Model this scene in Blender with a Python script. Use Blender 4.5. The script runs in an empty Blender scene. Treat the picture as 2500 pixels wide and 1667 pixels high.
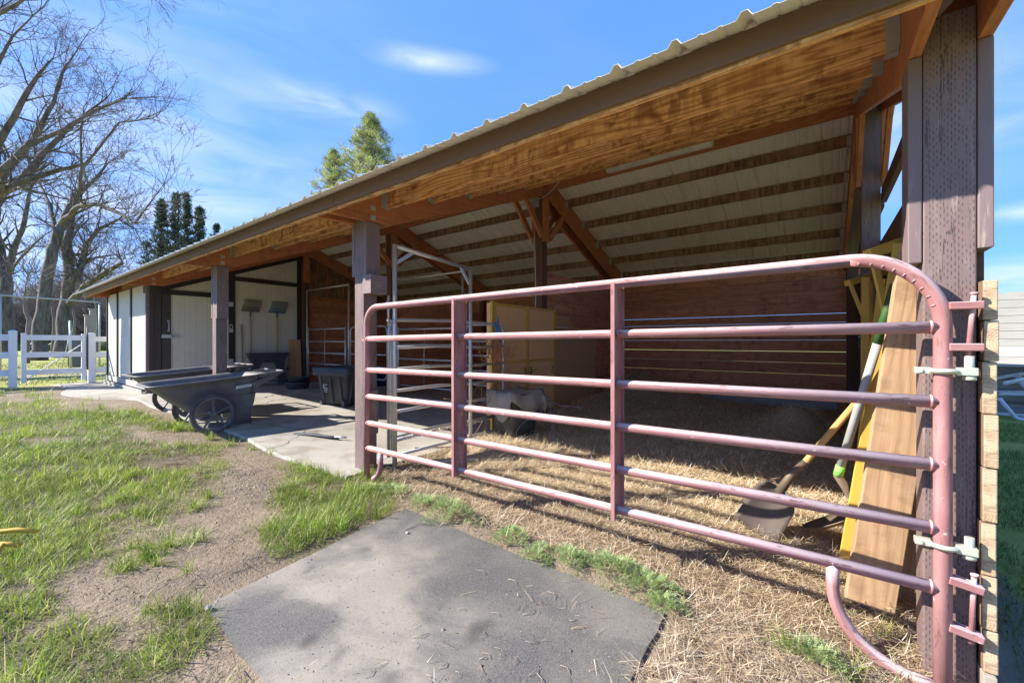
import bpy, math, random
import numpy as np
from mathutils import Vector, Matrix
random.seed(7)
rng = np.random.default_rng(11)
R = math.radians
scene = bpy.context.scene

# ------------------------------------------------------------------ camera
YAW = 36.8
cam_d = bpy.data.cameras.new('camera')
cam_d.sensor_width = 36.0
cam_d.lens = 36.0 * 1009.0 / 2500.0
cam_d.clip_start = 0.05
cam_d.clip_end = 2000
cam = bpy.data.objects.new('camera', cam_d)
scene.collection.objects.link(cam)
cam.location = (0, 0, 1.2)
cam.rotation_euler = (R(90), 0, R(YAW))
scene.camera = cam

# ------------------------------------------------------------------ light
SUN = Vector((-1.225, -1.0, 1.05)).normalized()      # towards the sun
elev = math.asin(SUN.z)
azim = math.atan2(SUN.x, SUN.y)                      # clockwise from +Y
sd = bpy.data.lights.new('sun', 'SUN')
sd.energy = 4.0
sd.angle = R(0.53)
sd.color = (1.0, 0.93, 0.82)
so = bpy.data.objects.new('sun', sd)
scene.collection.objects.link(so)
so.rotation_euler = SUN.to_track_quat('Z', 'Y').to_euler()
so.location = (-20, -20, 30)

w = bpy.data.worlds.new('World')
scene.world = w
w.use_nodes = True
nt = w.node_tree
nt.nodes.clear()
def wn(t, **k):
    n = nt.nodes.new(t)
    for a, b in k.items():
        setattr(n, a, b)
    return n
out = wn('ShaderNodeOutputWorld'); bg = wn('ShaderNodeBackground')
sky = wn('ShaderNodeTexSky'); sky.sky_type = 'NISHITA'
sky.sun_disc = False
sky.sun_elevation = elev
sky.sun_rotation = azim
sky.air_density = 0.6; sky.dust_density = 0.0; sky.ozone_density = 3.0
bg.inputs['Strength'].default_value = 0.15
tc = wn('ShaderNodeTexCoord')
# thin cirrus as a property of the sky's direction
mp = wn('ShaderNodeMapping'); mp.inputs['Scale'].default_value = (1.3, 1.3, 5.0)
mp.inputs['Rotation'].default_value = (0.25, 0.1, 0.5)
nz = wn('ShaderNodeTexNoise'); nz.inputs['Scale'].default_value = 1.6; nz.inputs['Detail'].default_value = 7; nz.inputs['Roughness'].default_value = .48
nz.inputs['Distortion'].default_value = .35
rp = wn('ShaderNodeValToRGB'); rp.color_ramp.elements[0].position = .45; rp.color_ramp.elements[1].position = .82
rp.color_ramp.elements[1].color = (.42, .42, .42, 1)
nt.links.new(tc.outputs['Generated'], mp.inputs['Vector']); nt.links.new(mp.outputs[0], nz.inputs['Vector']); nt.links.new(nz.outputs[0], rp.inputs[0])
def wmath(op, a, b=None, clamp=False):
    n = wn('ShaderNodeMath', operation=op, use_clamp=clamp)
    for i, v in enumerate((a, b)):
        if v is None: continue
        if isinstance(v, (int, float)): n.inputs[i].default_value = v
        else: nt.links.new(v, n.inputs[i])
    return n.outputs[0]
def wisp(d, tight, flat, amt):
    # a soft elongated patch of cloud round direction d
    d = Vector(d).normalized()
    sub = wn('ShaderNodeVectorMath', operation='SUBTRACT'); sub.inputs[1].default_value = d
    nt.links.new(tc.outputs['Generated'], sub.inputs[0])
    sc_ = wn('ShaderNodeVectorMath', operation='MULTIPLY'); sc_.inputs[1].default_value = (tight, tight, tight * flat)
    nt.links.new(sub.outputs[0], sc_.inputs[0])
    ln = wn('ShaderNodeVectorMath', operation='LENGTH'); nt.links.new(sc_.outputs[0], ln.inputs[0])
    m = wmath('SUBTRACT', 1.0, ln.outputs['Value'], True)
    m = wmath('POWER', m, 1.3)
    n2 = wn('ShaderNodeTexNoise'); n2.inputs['Scale'].default_value = 4; n2.inputs['Detail'].default_value = 4; n2.inputs['Roughness'].default_value = .5
    n2.inputs['Distortion'].default_value = .6
    nt.links.new(mp.outputs[0], n2.inputs['Vector'])
    f = wmath('MULTIPLY', m, wmath('MULTIPLY', wmath('SUBTRACT', n2.outputs[0], .28, True), 3.2))
    return wmath('MULTIPLY', f, amt, True)
def dirp(xs, ys):
    r = (xs - 1250) / 1009; u = (833.5 - ys) / 1009
    a = R(YAW)
    return (-math.sin(a) + math.cos(a) * r, math.cos(a) + math.sin(a) * r, u)
cl = wmath('MULTIPLY', rp.outputs[0], .18)
for a in ((dirp(785, 252), 5.5, 4.5, .6), (dirp(1045, 148), 6.5, 6, .6), (dirp(560, 440), 2.6, 3.0, .22),
          (dirp(2480, 690), 6, 3.5, 1.1), (dirp(2480, 520), 6, 8, .6), (dirp(2190, 300), 3.5, 1.6, .5), (dirp(40, 200), 1.6, 1.2, .35), (dirp(60, 640), 2.2, 1.6, .6)):
    cl = wmath('ADD', cl, wisp(*a), True)
sat = wn('ShaderNodeHueSaturation'); sat.inputs['Saturation'].default_value = 1.0; sat.inputs['Value'].default_value = 1.0
gm = wn('ShaderNodeGamma'); gm.inputs[1].default_value = .33; nt.links.new(sky.outputs[0], gm.inputs[0])
tn = wn('ShaderNodeMixRGB', blend_type='MULTIPLY'); tn.inputs[0].default_value = 1; tn.inputs[2].default_value = (.50, 1.03, 2.06, 1); nt.links.new(gm.outputs[0], tn.inputs[1])
nt.links.new(tn.outputs[0], sat.inputs['Color'])
mx = wn('ShaderNodeMixRGB'); mx.inputs['Color2'].default_value = (2.2, 2.5, 3.15, 1)
nt.links.new(cl, mx.inputs['Fac']); nt.links.new(sat.outputs[0], mx.inputs['Color1'])
nt.links.new(mx.outputs[0], bg.inputs['Color']); nt.links.new(bg.outputs[0], out.inputs['Surface'])

scene.view_settings.view_transform = 'Standard'
scene.view_settings.look = 'None'
scene.view_settings.gamma = 1
scene.view_settings.exposure = 1.52
scene.render.engine = 'CYCLES'
scene.cycles.max_bounces = 10
scene.cycles.diffuse_bounces = 6

# ------------------------------------------------------------------ mesh helper
class MB:
    """Collects shapes and links them as ONE mesh object."""
    def __init__(self):
        self.v = []; self.f = []; self.uv = []; self.sm = []; self.col = None
    def face(self, pts, uvs=None, smooth=False):
        i = len(self.v)
        self.v += [tuple(p) for p in pts]
        self.f.append(tuple(range(i, i + len(pts))))
        self.uv += uvs if uvs else [(0, 0)] * len(pts)
        self.sm.append(smooth)
    def hexa(self, c, L, W, D, off=None):
        # c: 8 corners, index = x*4+y*2+z (x along the length)
        if off is None: off = (random.random() * 50, random.random() * 50)
        i = len(self.v)
        self.v += [tuple(p) for p in c]
        ou, ov = off
        def q(a, us):
            self.f.append(tuple(i + k for k in a)); self.uv += us; self.sm.append(False)
        U = lambda l, h, o: [(ou, ov + o), (ou + l, ov + o), (ou + l, ov + o + h), (ou, ov + o + h)]
        q((0, 4, 5, 1), U(L, D, 0))             # -y side
        q((6, 2, 3, 7), [U(L, D, W)[k] for k in (1, 0, 3, 2)])   # +y side
        q((1, 5, 7, 3), U(L, W, D + .3))        # top
        q((2, 6, 4, 0), [U(L, W, -.4)[k] for k in (0, 1, 2, 3)])
        e = [(ou, ov), (ou + W * .3, ov), (ou + W * .3, ov + D), (ou, ov + D)]
        q((2, 0, 1, 3), e); q((4, 6, 7, 5), e)
    def beam(self, p, q, w, d, up=(0, 0, 1), off=None, q_w=None, q_d=None):
        p, q = Vector(p), Vector(q); a = q - p; L = a.length
        if L < 1e-6: return
        a.normalize(); up = Vector(up)
        if abs(a.dot(up)) > .999: up = Vector((0, 1, 0))
        s = up.cross(a).normalized(); u = a.cross(s).normalized()
        w2, d2 = (q_w or w), (q_d or d)
        c = []
        for (b, ww, dd) in ((p, w, d), (q, w2, d2)):
            for sy in (-1, 1):
                for sz in (-1, 1):
                    c.append(b + s * (sy * ww / 2) + u * (sz * dd / 2))
        self.hexa(c, L, w, d, off)
    def box(self, x0, x1, y0, y1, z0, z1, off=None):
        dx, dy, dz = x1 - x0, y1 - y0, z1 - z0
        cy, cx, cz = (y0 + y1) / 2, (x0 + x1) / 2, (z0 + z1) / 2
        m = max(dx, dy, dz)
        if m == dx: self.beam((x0, cy, cz), (x1, cy, cz), dy, dz, off=off)
        elif m == dy: self.beam((cx, y0, cz), (cx, y1, cz), dx, dz, off=off)
        else: self.beam((cx, cy, z0), (cx, cy, z1), dx, dy, up=(0, 1, 0), off=off)
    def tube(self, pts, r, n=10, cap=True, smooth=True, rr=None):
        pts = [Vector(p) for p in pts]; N = len(pts)
        rs = rr if rr else [r] * N
        i0 = len(self.v)
        t = (pts[1] - pts[0]).normalized()
        ref = Vector((0, 0, 1)) if abs(t.z) < .9 else Vector((1, 0, 0))
        s = t.cross(ref).normalized(); u = s.cross(t)
        L = 0; ou, ov = random.random() * 20, random.random() * 20
        Ls = []
        for k in range(N):
            if k == 0: t2 = (pts[1] - pts[0])
            elif k == N - 1: t2 = (pts[k] - pts[k - 1])
            else: t2 = (pts[k + 1] - pts[k]).normalized() + (pts[k] - pts[k - 1]).normalized()
            t2.normalize()
            s = (s - t2 * s.dot(t2)).normalized(); u = t2.cross(s)
            if k: L += (pts[k] - pts[k - 1]).length
            Ls.append(L)
            for j in range(n):
                a = 2 * math.pi * j / n
                self.v.append(tuple(pts[k] + (s * math.cos(a) + u * math.sin(a)) * rs[k]))
        for k in range(N - 1):
            for j in range(n):
                a, b = i0 + k * n + j, i0 + k * n + (j + 1) % n
                self.f.append((a, b, b + n, a + n)); self.sm.append(smooth)
                c = 2 * math.pi * r / n
                self.uv += [(ou + Ls[k], ov + j * c), (ou + Ls[k], ov + (j + 1) * c), (ou + Ls[k + 1], ov + (j + 1) * c), (ou + Ls[k + 1], ov + j * c)]
        if cap:
            self.f.append(tuple(i0 + j for j in reversed(range(n)))); self.uv += [(ou, ov)] * n; self.sm.append(False)
            self.f.append(tuple(i0 + (N - 1) * n + j for j in range(n))); self.uv += [(ou, ov)] * n; self.sm.append(False)
    def loft(self, rings, smooth=True, cap0=False, cap1=False, closed=True):
        i0 = len(self.v); n = len(rings[0])
        for r in rings: self.v += [tuple(p) for p in r]
        for k in range(len(rings) - 1):
            for j in range(n if closed else n - 1):
                a, b = i0 + k * n + j, i0 + k * n + (j + 1) % n
                self.f.append((a, b, b + n, a + n)); self.sm.append(smooth)
                self.uv += [(j / n, k), ((j + 1) / n, k), ((j + 1) / n, k + 1), (j / n, k + 1)]
        if cap0: self.f.append(tuple(i0 + j for j in reversed(range(n)))); self.uv += [(0, 0)] * n; self.sm.append(False)
        if cap1: self.f.append(tuple(i0 + (len(rings) - 1) * n + j for j in range(n))); self.uv += [(0, 0)] * n; self.sm.append(False)
    def prism(self, poly, ax, a0, a1):
        """polygon in the two axes other than ax, pushed from a0 to a1 along ax"""
        def P(p, a):
            return {'x': (a, p[0], p[1]), 'y': (p[0], a, p[1]), 'z': (p[0], p[1], a)}[ax]
        n = len(poly); i = len(self.v)
        ou = random.random() * 30
        self.v += [P(p, a0) for p in poly] + [P(p, a1) for p in poly]
        self.f.append(tuple(i + k for k in range(n))); self.f.append(tuple(i + n + k for k in reversed(range(n))))
        self.uv += [(p[0] + ou, p[1]) for p in poly] + [(p[0] + ou, p[1]) for p in reversed(poly)]
        self.sm += [False, False]
        for k in range(n):
            m = (k + 1) % n
            self.f.append((i + k, i + m, i + n + m, i + n + k)); self.sm.append(False)
            l = math.dist(poly[k], poly[m])
            self.uv += [(ou, 0), (ou + l, 0), (ou + l, abs(a1 - a0)), (ou, abs(a1 - a0))]
    def build(self, name, mat, parent=None, bevel=0, flip=False):
        me = bpy.data.meshes.new(name)
        me.from_pydata(self.v, [], self.f)
        uvl = me.uv_layers.new(name='UVMap')
        uvl.data.foreach_set('uv', np.array(self.uv, dtype=np.float32).ravel())
        me.polygons.foreach_set('use_smooth', self.sm)
        me.materials.append(mat)
        me.update()
        import bmesh
        b = bmesh.new(); b.from_mesh(me)
        bmesh.ops.recalc_face_normals(b, faces=b.faces) if not flip else None
        b.to_mesh(me); b.free()
        o = bpy.data.objects.new(name, me)
        scene.collection.objects.link(o)
        if parent: o.parent = parent
        if bevel:
            m = o.modifiers.new('bevel', 'BEVEL'); m.width = bevel; m.segments = 2; m.limit_method = 'ANGLE'; m.harden_normals = False
        return o

def npmesh(name, V, F, mat, parent=None, cols=None, smooth=False, uv=None):
    """V (n,3), F (m,k) numpy arrays -> one object; cols per vertex"""
    me = bpy.data.meshes.new(name)
    V = np.asarray(V, dtype=np.float32); F = np.asarray(F, dtype=np.int32)
    k = F.shape[1]
    me.vertices.add(len(V)); me.vertices.foreach_set('co', V.ravel())
    me.loops.add(F.size); me.loops.foreach_set('vertex_index', F.ravel())
    me.polygons.add(len(F)); me.polygons.foreach_set('loop_start', np.arange(0, F.size, k, dtype=np.int32))
    me.polygons.foreach_set('loop_total', np.full(len(F), k, dtype=np.int32))
    me.polygons.foreach_set('use_smooth', np.full(len(F), smooth))
    me.update(calc_edges=True)
    if cols is not None:
        ca = me.color_attributes.new('Col', 'FLOAT_COLOR', 'POINT')
        c4 = np.ones((len(V), 4), dtype=np.float32); c4[:, :cols.shape[1]] = cols
        ca.data.foreach_set('color', c4.ravel())
    me.validate()
    me.materials.append(mat)
    o = bpy.data.objects.new(name, me)
    scene.collection.objects.link(o)
    if parent: o.parent = parent
    return o

def tag(o, label=None, cat=None, group=None, kind=None):
    if label: o['label'] = label
    if cat: o['category'] = cat
    if group: o['group'] = group
    if kind: o['kind'] = kind
    return o
def thing(name, label, cat, loc=(0, 0, 0), rz=0, group=None):
    o = bpy.data.objects.new(name, None)
    o.empty_display_size = .1
    scene.collection.objects.link(o)
    o.location = loc; o.rotation_euler = (0, 0, rz)
    return tag(o, label, cat, group)

# ------------------------------------------------------------------ materials
class NT:
    def __init__(self, name):
        self.m = bpy.data.materials.new(name); self.m.use_nodes = True
        self.t = self.m.node_tree; self.b = self.t.nodes['Principled BSDF']
        self.b.inputs['Roughness'].default_value = .7
        self.uv = self.t.nodes.new('ShaderNodeTexCoord')
    def n(self, t, **k):
        x = self.t.nodes.new(t)
        for a, b in k.items(): setattr(x, a, b)
        return x
    def link(self, a, b): self.t.links.new(a, b)
    def put(self, sock, v):
        if isinstance(v, bpy.types.NodeSocket): self.link(v, sock)
        elif isinstance(v, (tuple, list)) and sock.type == 'RGBA' and len(v) == 3: sock.default_value = (*v, 1)
        else: sock.default_value = v
    def mapping(self, src, scale, loc=(0, 0, 0), rot=(0, 0, 0)):
        m = self.n('ShaderNodeMapping'); m.inputs['Scale'].default_value = scale; m.inputs['Location'].default_value = loc; m.inputs['Rotation'].default_value = rot
        self.link(self.uv.outputs[src], m.inputs[0]); return m.outputs[0]
    def noise(self, vec, scale=1, detail=4, rough=.55, dist=0):
        x = self.n('ShaderNodeTexNoise'); x.inputs['Scale'].default_value = scale; x.inputs['Detail'].default_value = detail
        x.inputs['Roughness'].default_value = rough; x.inputs['Distortion'].default_value = dist
        if vec is not None: self.link(vec, x.inputs['Vector'])
        return x.outputs[0]
    def math(self, op, a, b=None, c=None, clamp=False):
        x = self.n('ShaderNodeMath', operation=op, use_clamp=clamp)
        for i, v in enumerate((a, b, c)):
            if v is not None: self.put(x.inputs[i], v)
        return x.outputs[0]
    def ramp(self, f, stops):
        x = self.n('ShaderNodeValToRGB'); e = x.color_ramp.elements
        while len(e) < len(stops): e.new(.5)
        for k, (p, c) in enumerate(stops):
            e[k].position = p; e[k].color = (*c, 1) if isinstance(c, (tuple, list)) else (c, c, c, 1)
        self.link(f, x.inputs[0]); return x.outputs[0]
    def mix(self, f, a, b, mode='MIX'):
        x = self.n('ShaderNodeMixRGB', blend_type=mode)
        self.put(x.inputs[0], f); self.put(x.inputs[1], a); self.put(x.inputs[2], b); return x.outputs[0]
    def step(self, v, lo, hi):
        x = self.n('ShaderNodeMapRange', interpolation_type='SMOOTHSTEP'); self.put(x.inputs[0], v)
        x.inputs[1].default_value = lo; x.inputs[2].default_value = hi; return x.outputs[0]
    def bump(self, h, strength=.3, dist=.01):
        x = self.n('ShaderNodeBump'); x.inputs['Strength'].default_value = strength; x.inputs['Distance'].default_value = dist
        self.link(h, x.inputs['Height']); self.link(x.outputs[0], self.b.inputs['Normal']); return x.outputs[0]
    def base(self, c): self.put(self.b.inputs['Base Color'], c)
    def rough(self, c): self.put(self.b.inputs['Roughness'], c)
    def sep(self, v):
        x = self.n('ShaderNodeSeparateXYZ'); self.link(v, x.inputs[0]); return x.outputs

def mul(c, k): return tuple(x * k for x in c)

def wood(name, c1, c2, dark, blotch=0.0, knots=1.0, streak=0.0, grey=None, rough=.75, ring=1.0, grain=1.0, bump=.25, uneven=.35):
    m = NT(name)
    tone = m.noise(m.mapping('UV', (.12, .35, 1)), 1, 1)
    rv = m.mapping('UV', (.5, 6.0, 1))
    kv = m.mapping('UV', (1.9, 7.5, 1))
    vo = m.n('ShaderNodeTexVoronoi'); vo.inputs['Scale'].default_value = 1.0; m.link(kv, vo.inputs['Vector'])
    kd = vo.outputs['Distance']
    # growth rings: distorted bands that bend round the knots
    big = m.noise(rv, .8, 3, .5, .4)
    s = m.sep(rv)
    ph = m.math('ADD', m.math('MULTIPLY', s[1], 4.5), m.math('MULTIPLY', big, 13.0))
    ph = m.math('ADD', ph, m.math('DIVIDE', .35, m.math('ADD', kd, .12)))
    wv = m.math('PINGPONG', ph, .5)
    wv = m.math('POWER', m.math('MULTIPLY', wv, 2), 1.6)
    fine = m.noise(m.mapping('UV', (3, 130, 1)), 1, 3, .6)
    f = m.math('ADD', m.math('MULTIPLY', wv, .62 * ring), m.math('MULTIPLY', fine, .45 * grain))
    f = m.math('ADD', f, m.math('MULTIPLY', m.math('SUBTRACT', tone, .5), 1.2 * uneven), clamp=True)
    col = m.ramp(f, [(0, c1), (.45, mul([(a + b) / 2 for a, b in zip(c1, c2)], 1)), (1, c2)])
    if knots:
        k = m.step(kd, .085, .045)
        k = m.math('MULTIPLY', k, knots)
        # only some of the cells carry a knot
        ksel = m.step(m.sep(vo.outputs['Color'])[0], .40, .46)
        col = m.mix(m.math('MULTIPLY', k, ksel), col, dark)
        halo = m.math('MULTIPLY', m.math('MULTIPLY', m.step(kd, .26, .06), ksel), .45 * knots)
        col = m.mix(halo, col, mul(dark, 1.7))
    if blotch:
        b1 = m.noise(m.mapping('UV', (9, 5, 1)), 1, 4, .6, .3)
        b2 = m.noise(m.mapping('UV', (1.6, 3, 1), (7, 3, 0)), 1, 2)
        b = m.math('MULTIPLY', m.step(b1, .47, .6), m.step(b2, .40, .56))
        col = m.mix(m.math('MULTIPLY', b, blotch), col, dark)
    if streak:
        # planer marks and drips running across the board
        b1 = m.noise(m.mapping('UV', (22, 2.0, 1), (3, 9, 0)), 1, 3, .6, .2)
        b2 = m.noise(m.mapping('UV', (2.0, 1.0, 1), (1, 3, 0)), 1, 2)
        b = m.math('MULTIPLY', m.step(b1, .44, .58), m.step(b2, .3, .5))
        col = m.mix(m.math('MULTIPLY', b, streak), col, dark)
    if grey:
        g = m.noise(m.mapping('UV', (2.5, 9, 1), (5, 5, 0)), 1, 6, .7)
        col = m.mix(m.math('MULTIPLY', m.step(g, .4, .7), grey[1]), col, grey[0])
    m.base(col); m.rough(rough)
    m.bump(m.math('ADD', f, m.math('MULTIPLY', kd, .3)), bump, .004)
    return m.m

M = {}
M['pine'] = wood('golden_pine', (.86, .50, .20), (.44, .18, .05), (.17, .05, .018), blotch=.65, knots=1, streak=.22, ring=1.5, grain=.3)
M['joist'] = wood('stained_joist', (.36, .22, .12), (.22, .12, .06), (.045, .022, .013), streak=.6, knots=.7, blotch=.4)
M['rafter'] = wood('red_brown_rafter', (.52, .20, .08), (.36, .115, .042), (.12, .03, .015), knots=.8, blotch=.25)
M['wall_plank'] = wood('dark_red_plank', (.72, .30, .155), (.38, .14, .07), (.14, .055, .035), knots=.9, blotch=.35, uneven=1.5)
M['ply'] = wood('plywood', (.88, .52, .24), (.76, .42, .18), (.2, .09, .06), knots=.15, ring=.35)
M['ply_dark'] = wood('old_plywood', (.60, .35, .17), (.48, .26, .12), (.12, .05, .03), knots=.1, ring=.3)
M['plank_new'] = wood('fresh_plank', (.54, .365, .21), (.35, .205, .105), (.12, .055, .03), knots=1, ring=.8, grain=1.5, uneven=.5, blotch=.3)
M['plank_grey'] = wood('weathered_plank', (.40, .33, .27), (.27, .2, .15), (.1, .07, .05), knots=.6, grey=((.36, .34, .32), .6))
M['brown_post'] = wood('brown_stained_wood', (.16, .075, .045), (.09, .042, .028), (.03, .015, .01), knots=.4)
M['handle_wood'] = wood('ash_handle', (.62, .38, .14), (.48, .26, .09), (.2, .09, .04), knots=0, ring=.6)
M['old_handle'] = wood('weathered_handle', (.38, .30, .2), (.26, .19, .12), (.12, .08, .05), knots=0, ring=.6)
M['siding_grey'] = wood('grey_siding', (.42, .41, .37), (.32, .31, .28), (.15, .14, .12), knots=.3, grey=((.45, .44, .42), .5), uneven=.6)

def painted(name, c, incise=0, worn=None, rough=.6, wornamt=.5, dusty=None):
    m = NT(name)
    n1 = m.noise(m.mapping('UV', (1.5, 4, 1)), 1, 4)
    col = m.mix(m.math('MULTIPLY', m.step(n1, .3, .75), .5), c, mul(c, 1.45))
    h = m.noise(m.mapping('UV', (6, 60, 1)), 1, 3)
    hh = m.math('MULTIPLY', h, .35)
    if incise:
        s = m.sep(m.mapping('UV', (1, 1, 1)))
        row = m.math('FLOOR', m.math('DIVIDE', s[1], .0095))
        fv = m.math('FRACT', m.math('DIVIDE', s[1], .0095))
        jit = m.math('FRACT', m.math('MULTIPLY', m.math('SINE', m.math('MULTIPLY', row, 12.9)), 43.7))
        wob = m.noise(m.mapping('UV', (18, 18, 1)), 1, 2)
        fu = m.math('FRACT', m.math('ADD', m.math('ADD', m.math('DIVIDE', s[0], .026), m.math('MULTIPLY', wob, .8)), m.math('ADD', m.math('MULTIPLY', row, .5), m.math('MULTIPLY', jit, .25))))
        a = m.math('LESS_THAN', fu, .48); b = m.math('LESS_THAN', m.math('ABSOLUTE', m.math('SUBTRACT', fv, .5)), .16)
        d = m.math('MULTIPLY', a, b)
        keep = m.step(m.noise(m.mapping('UV', (14, 45, 1)), 1, 3), .42, .50)
        d = m.math('MULTIPLY', d, keep)
        col = m.mix(m.math('MULTIPLY', d, incise * .75), col, mul(c, .25))
        hh = m.math('SUBTRACT', hh, m.math('MULTIPLY', d, 1.0))
        ck = m.noise(m.mapping('UV', (1.1, 26, 1), (8, 1, 0)), 1, 5, .6, .4)
        ckm = m.math('MULTIPLY', m.step(m.math('ABSOLUTE', m.math('SUBTRACT', ck, .5)), .012, .004), m.step(m.noise(m.mapping('UV', (1.5, 8, 1)), 1, 2), .48, .6))
        col = m.mix(m.math('MULTIPLY', ckm, .85), col, mul(c, .15)); hh = m.math('SUBTRACT', hh, ckm)
    if worn:
        g = m.noise(m.mapping('UV', (4, 30, 1), (2, 2, 0)), 1, 6, .7)
        g2 = m.noise(m.mapping('UV', (1.2, 3, 1), (2, 2, 0)), 1, 2)
        wm = m.math('MULTIPLY', m.step(g, .52, .66), m.step(g2, .4, .6))
        col = m.mix(m.math('MULTIPLY', wm, wornamt), col, worn)
        hh = m.math('SUBTRACT', hh, m.math('MULTIPLY', wm, .4))
    m.base(col); m.rough(rough)
    m.bump(hh, .35, .004)
    return m.m
M['post'] = painted('purple_brown_post', (.18, .125, .118), incise=1, worn=(.38, .33, .30), wornamt=.45)
M['post_board'] = painted('purple_brown_board', (.18, .13, .13), worn=(.42, .35, .29), wornamt=.6)
M['fascia'] = painted('brown_fascia', (.125, .074, .042), worn=(.19, .135, .09), wornamt=.35, rough=.5)
M['trim'] = painted('black_trim', (.022, .019, .018), worn=(.07, .06, .055), wornamt=.5, rough=.45)
M['dark_panel'] = painted('dark_brown_panel', (.05, .040, .037), worn=(.11, .09, .08), wornamt=.5, rough=.55)
M['white_skirt'] = painted('old_white_board', (.40, .38, .34), worn=(.22, .18, .14), wornamt=.8)
M['yellow'] = painted('yellow_paint', (.58, .36, .065), worn=(.30, .17, .07), wornamt=.75, rough=.5)

def cream():
    m = NT('cream_grooved_siding')
    s = m.sep(m.mapping('UV', (1, 1, 1)))
    fv = m.math('FRACT', m.math('DIVIDE', s[1], .2))
    g = m.math('LESS_THAN', fv, .035)
    g2 = m.math('LESS_THAN', m.math('ABSOLUTE', m.math('SUBTRACT', fv, .5)), .012)
    gg = m.math('MAXIMUM', g, m.math('MULTIPLY', g2, .6))
    n = m.noise(m.mapping('UV', (.8, 9, 1)), 1, 5, .6)
    n2 = m.noise(m.mapping('UV', (1.5, 1.2, 1)), 1, 4, .6)
    col = m.mix(n, (.62, .59, .49), (.69, .66, .56))
    col = m.mix(m.math('MULTIPLY', m.step(n2, .5, .75), .35), col, (.42, .36, .25))
    col = m.mix(m.math('MULTIPLY', gg, .45), col, (.35, .3, .2))
    m.base(col); m.rough(.55)
    m.bump(m.math('ADD', m.math('MULTIPLY', gg, -1), m.math('MULTIPLY', n, .15)), .6, .005)
    return m.m
M['cream'] = cream()

def roofmetal():
    m = NT('tan_roof_metal')
    n = m.noise(m.mapping('Object', (.6, 3, 3)), 1, 4)
    n2 = m.noise(m.mapping('Object', (9, 1.2, 1.2)), 1, 4)
    col = m.mix(n, (.80, .77, .68), (.85, .82, .73))
    col = m.mix(m.math('MULTIPLY', m.step(n2, .55, .7), .25), col, (.36, .31, .24))
    m.base(col); m.rough(.42); m.b.inputs['Metallic'].default_value = .12
    return m.m
M['roof'] = roofmetal()

def gatepaint():
    m = NT('faded_maroon_gate_paint')
    g = m.n('ShaderNodeNewGeometry')
    n = m.noise(m.mapping('UV', (2.5, 12, 1)), 1, 5, .65)
    n3 = m.noise(m.mapping('UV', (60, 6, 1)), 1, 3, .6)
    col = m.mix(m.step(n, .3, .75), (.30, .125, .125), (.42, .225, .22))
    # chalky bloom, plus sunlight from above painted in: upper side of each tube paler
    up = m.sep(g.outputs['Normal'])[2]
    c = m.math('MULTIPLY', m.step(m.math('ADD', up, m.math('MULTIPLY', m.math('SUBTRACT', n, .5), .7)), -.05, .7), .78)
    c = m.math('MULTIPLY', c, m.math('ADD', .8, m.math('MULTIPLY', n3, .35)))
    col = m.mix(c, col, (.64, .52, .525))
    sp = m.noise(m.mapping('UV', (30, 30, 1)), 1, 3)
    col = m.mix(m.math('MULTIPLY', m.step(sp, .66, .72), .6), col, (.66, .6, .58))
    chip = m.noise(m.mapping('UV', (9, 40, 1), (4, 4, 0)), 1, 6, .7)
    col = m.mix(m.math('MULTIPLY', m.step(chip, .57, .63), .8), col, (.20, .10, .075))
    m.base(col); m.rough(m.math('ADD', .58, m.math('MULTIPLY', n, .3))); m.b.inputs['Specular IOR Level'].default_value = .3; m.bump(n3, .12, .002)
    return m.m
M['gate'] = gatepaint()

def metal(name, c, rough=.4, metallic=.8, var=.25):
    m = NT(name)
    n = m.noise(m.mapping('Object', (14, 14, 14)), 1, 4)
    m.base(m.mix(m.math('MULTIPLY', n, var * 2), c, mul(c, .55)))
    m.rough(rough); m.b.inputs['Metallic'].default_value = metallic
    return m.m
M['galv'] = metal('galvanized_steel', (.66, .66, .65), .42, .55)
M['hanger'] = metal('hanger_steel', (.5, .5, .47), .5, .4)
M['clamp'] = metal('cream_clamp', (.58, .60, .50), .45, .3)
M['rusty'] = metal('rusty_steel', (.24, .18, .13), .6, .5, .5)
M['scoop'] = metal('worn_blade', (.11, .085, .07), .65, .1, .5)
M['chain'] = metal('chain_steel', (.3, .3, .3), .5, .8)

def plastic(name, c, rough=.45, dust=None, amt=.4):
    m = NT(name)
    n = m.noise(m.mapping('Object', (3, 3, 3)), 1, 6, .65)
    n2 = m.noise(m.mapping('Object', (40, 40, 40)), 1, 3)
    col = m.mix(m.math('MULTIPLY', m.step(n, .4, .7), amt), c, dust or mul(c, 1.8))
    m.base(col); m.rough(m.math('ADD', rough, m.math('MULTIPLY', n, .2)))
    m.bump(n2, .15, .003)
    return m.m
M['black_plastic'] = plastic('dusty_black_plastic', (.11, .11, .122), .5, (.24, .23, .22), .7)
M['tote'] = plastic('charcoal_tote', (.055, .057, .068), .5, (.12, .12, .125), .5)
M['tyre'] = plastic('tyre_rubber', (.07, .068, .068), .8, (.22, .19, .165), .75)
M['blue'] = plastic('blue_plastic', (.025, .085, .32), .5, (.15, .2, .35), .3)
M['tool_blue'] = plastic('faded_blue_plastic', (.06, .13, .23), .5, (.2, .24, .28), .5)
M['tool_brown'] = plastic('faded_brown_plastic', (.13, .10, .10), .6, (.25, .2, .18), .4)
M['bin'] = plastic('grey_bin', (.06, .058, .052), .55, (.2, .18, .15), .6)
M['white'] = plastic('white_vinyl', (.78, .79, .82), .4, (.66, .66, .66), .3)
M['white_paint'] = plastic('white_paint', (.72, .72, .72), .4)
M['label_white'] = plastic('label_white', (.7, .71, .73), .4)
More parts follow.
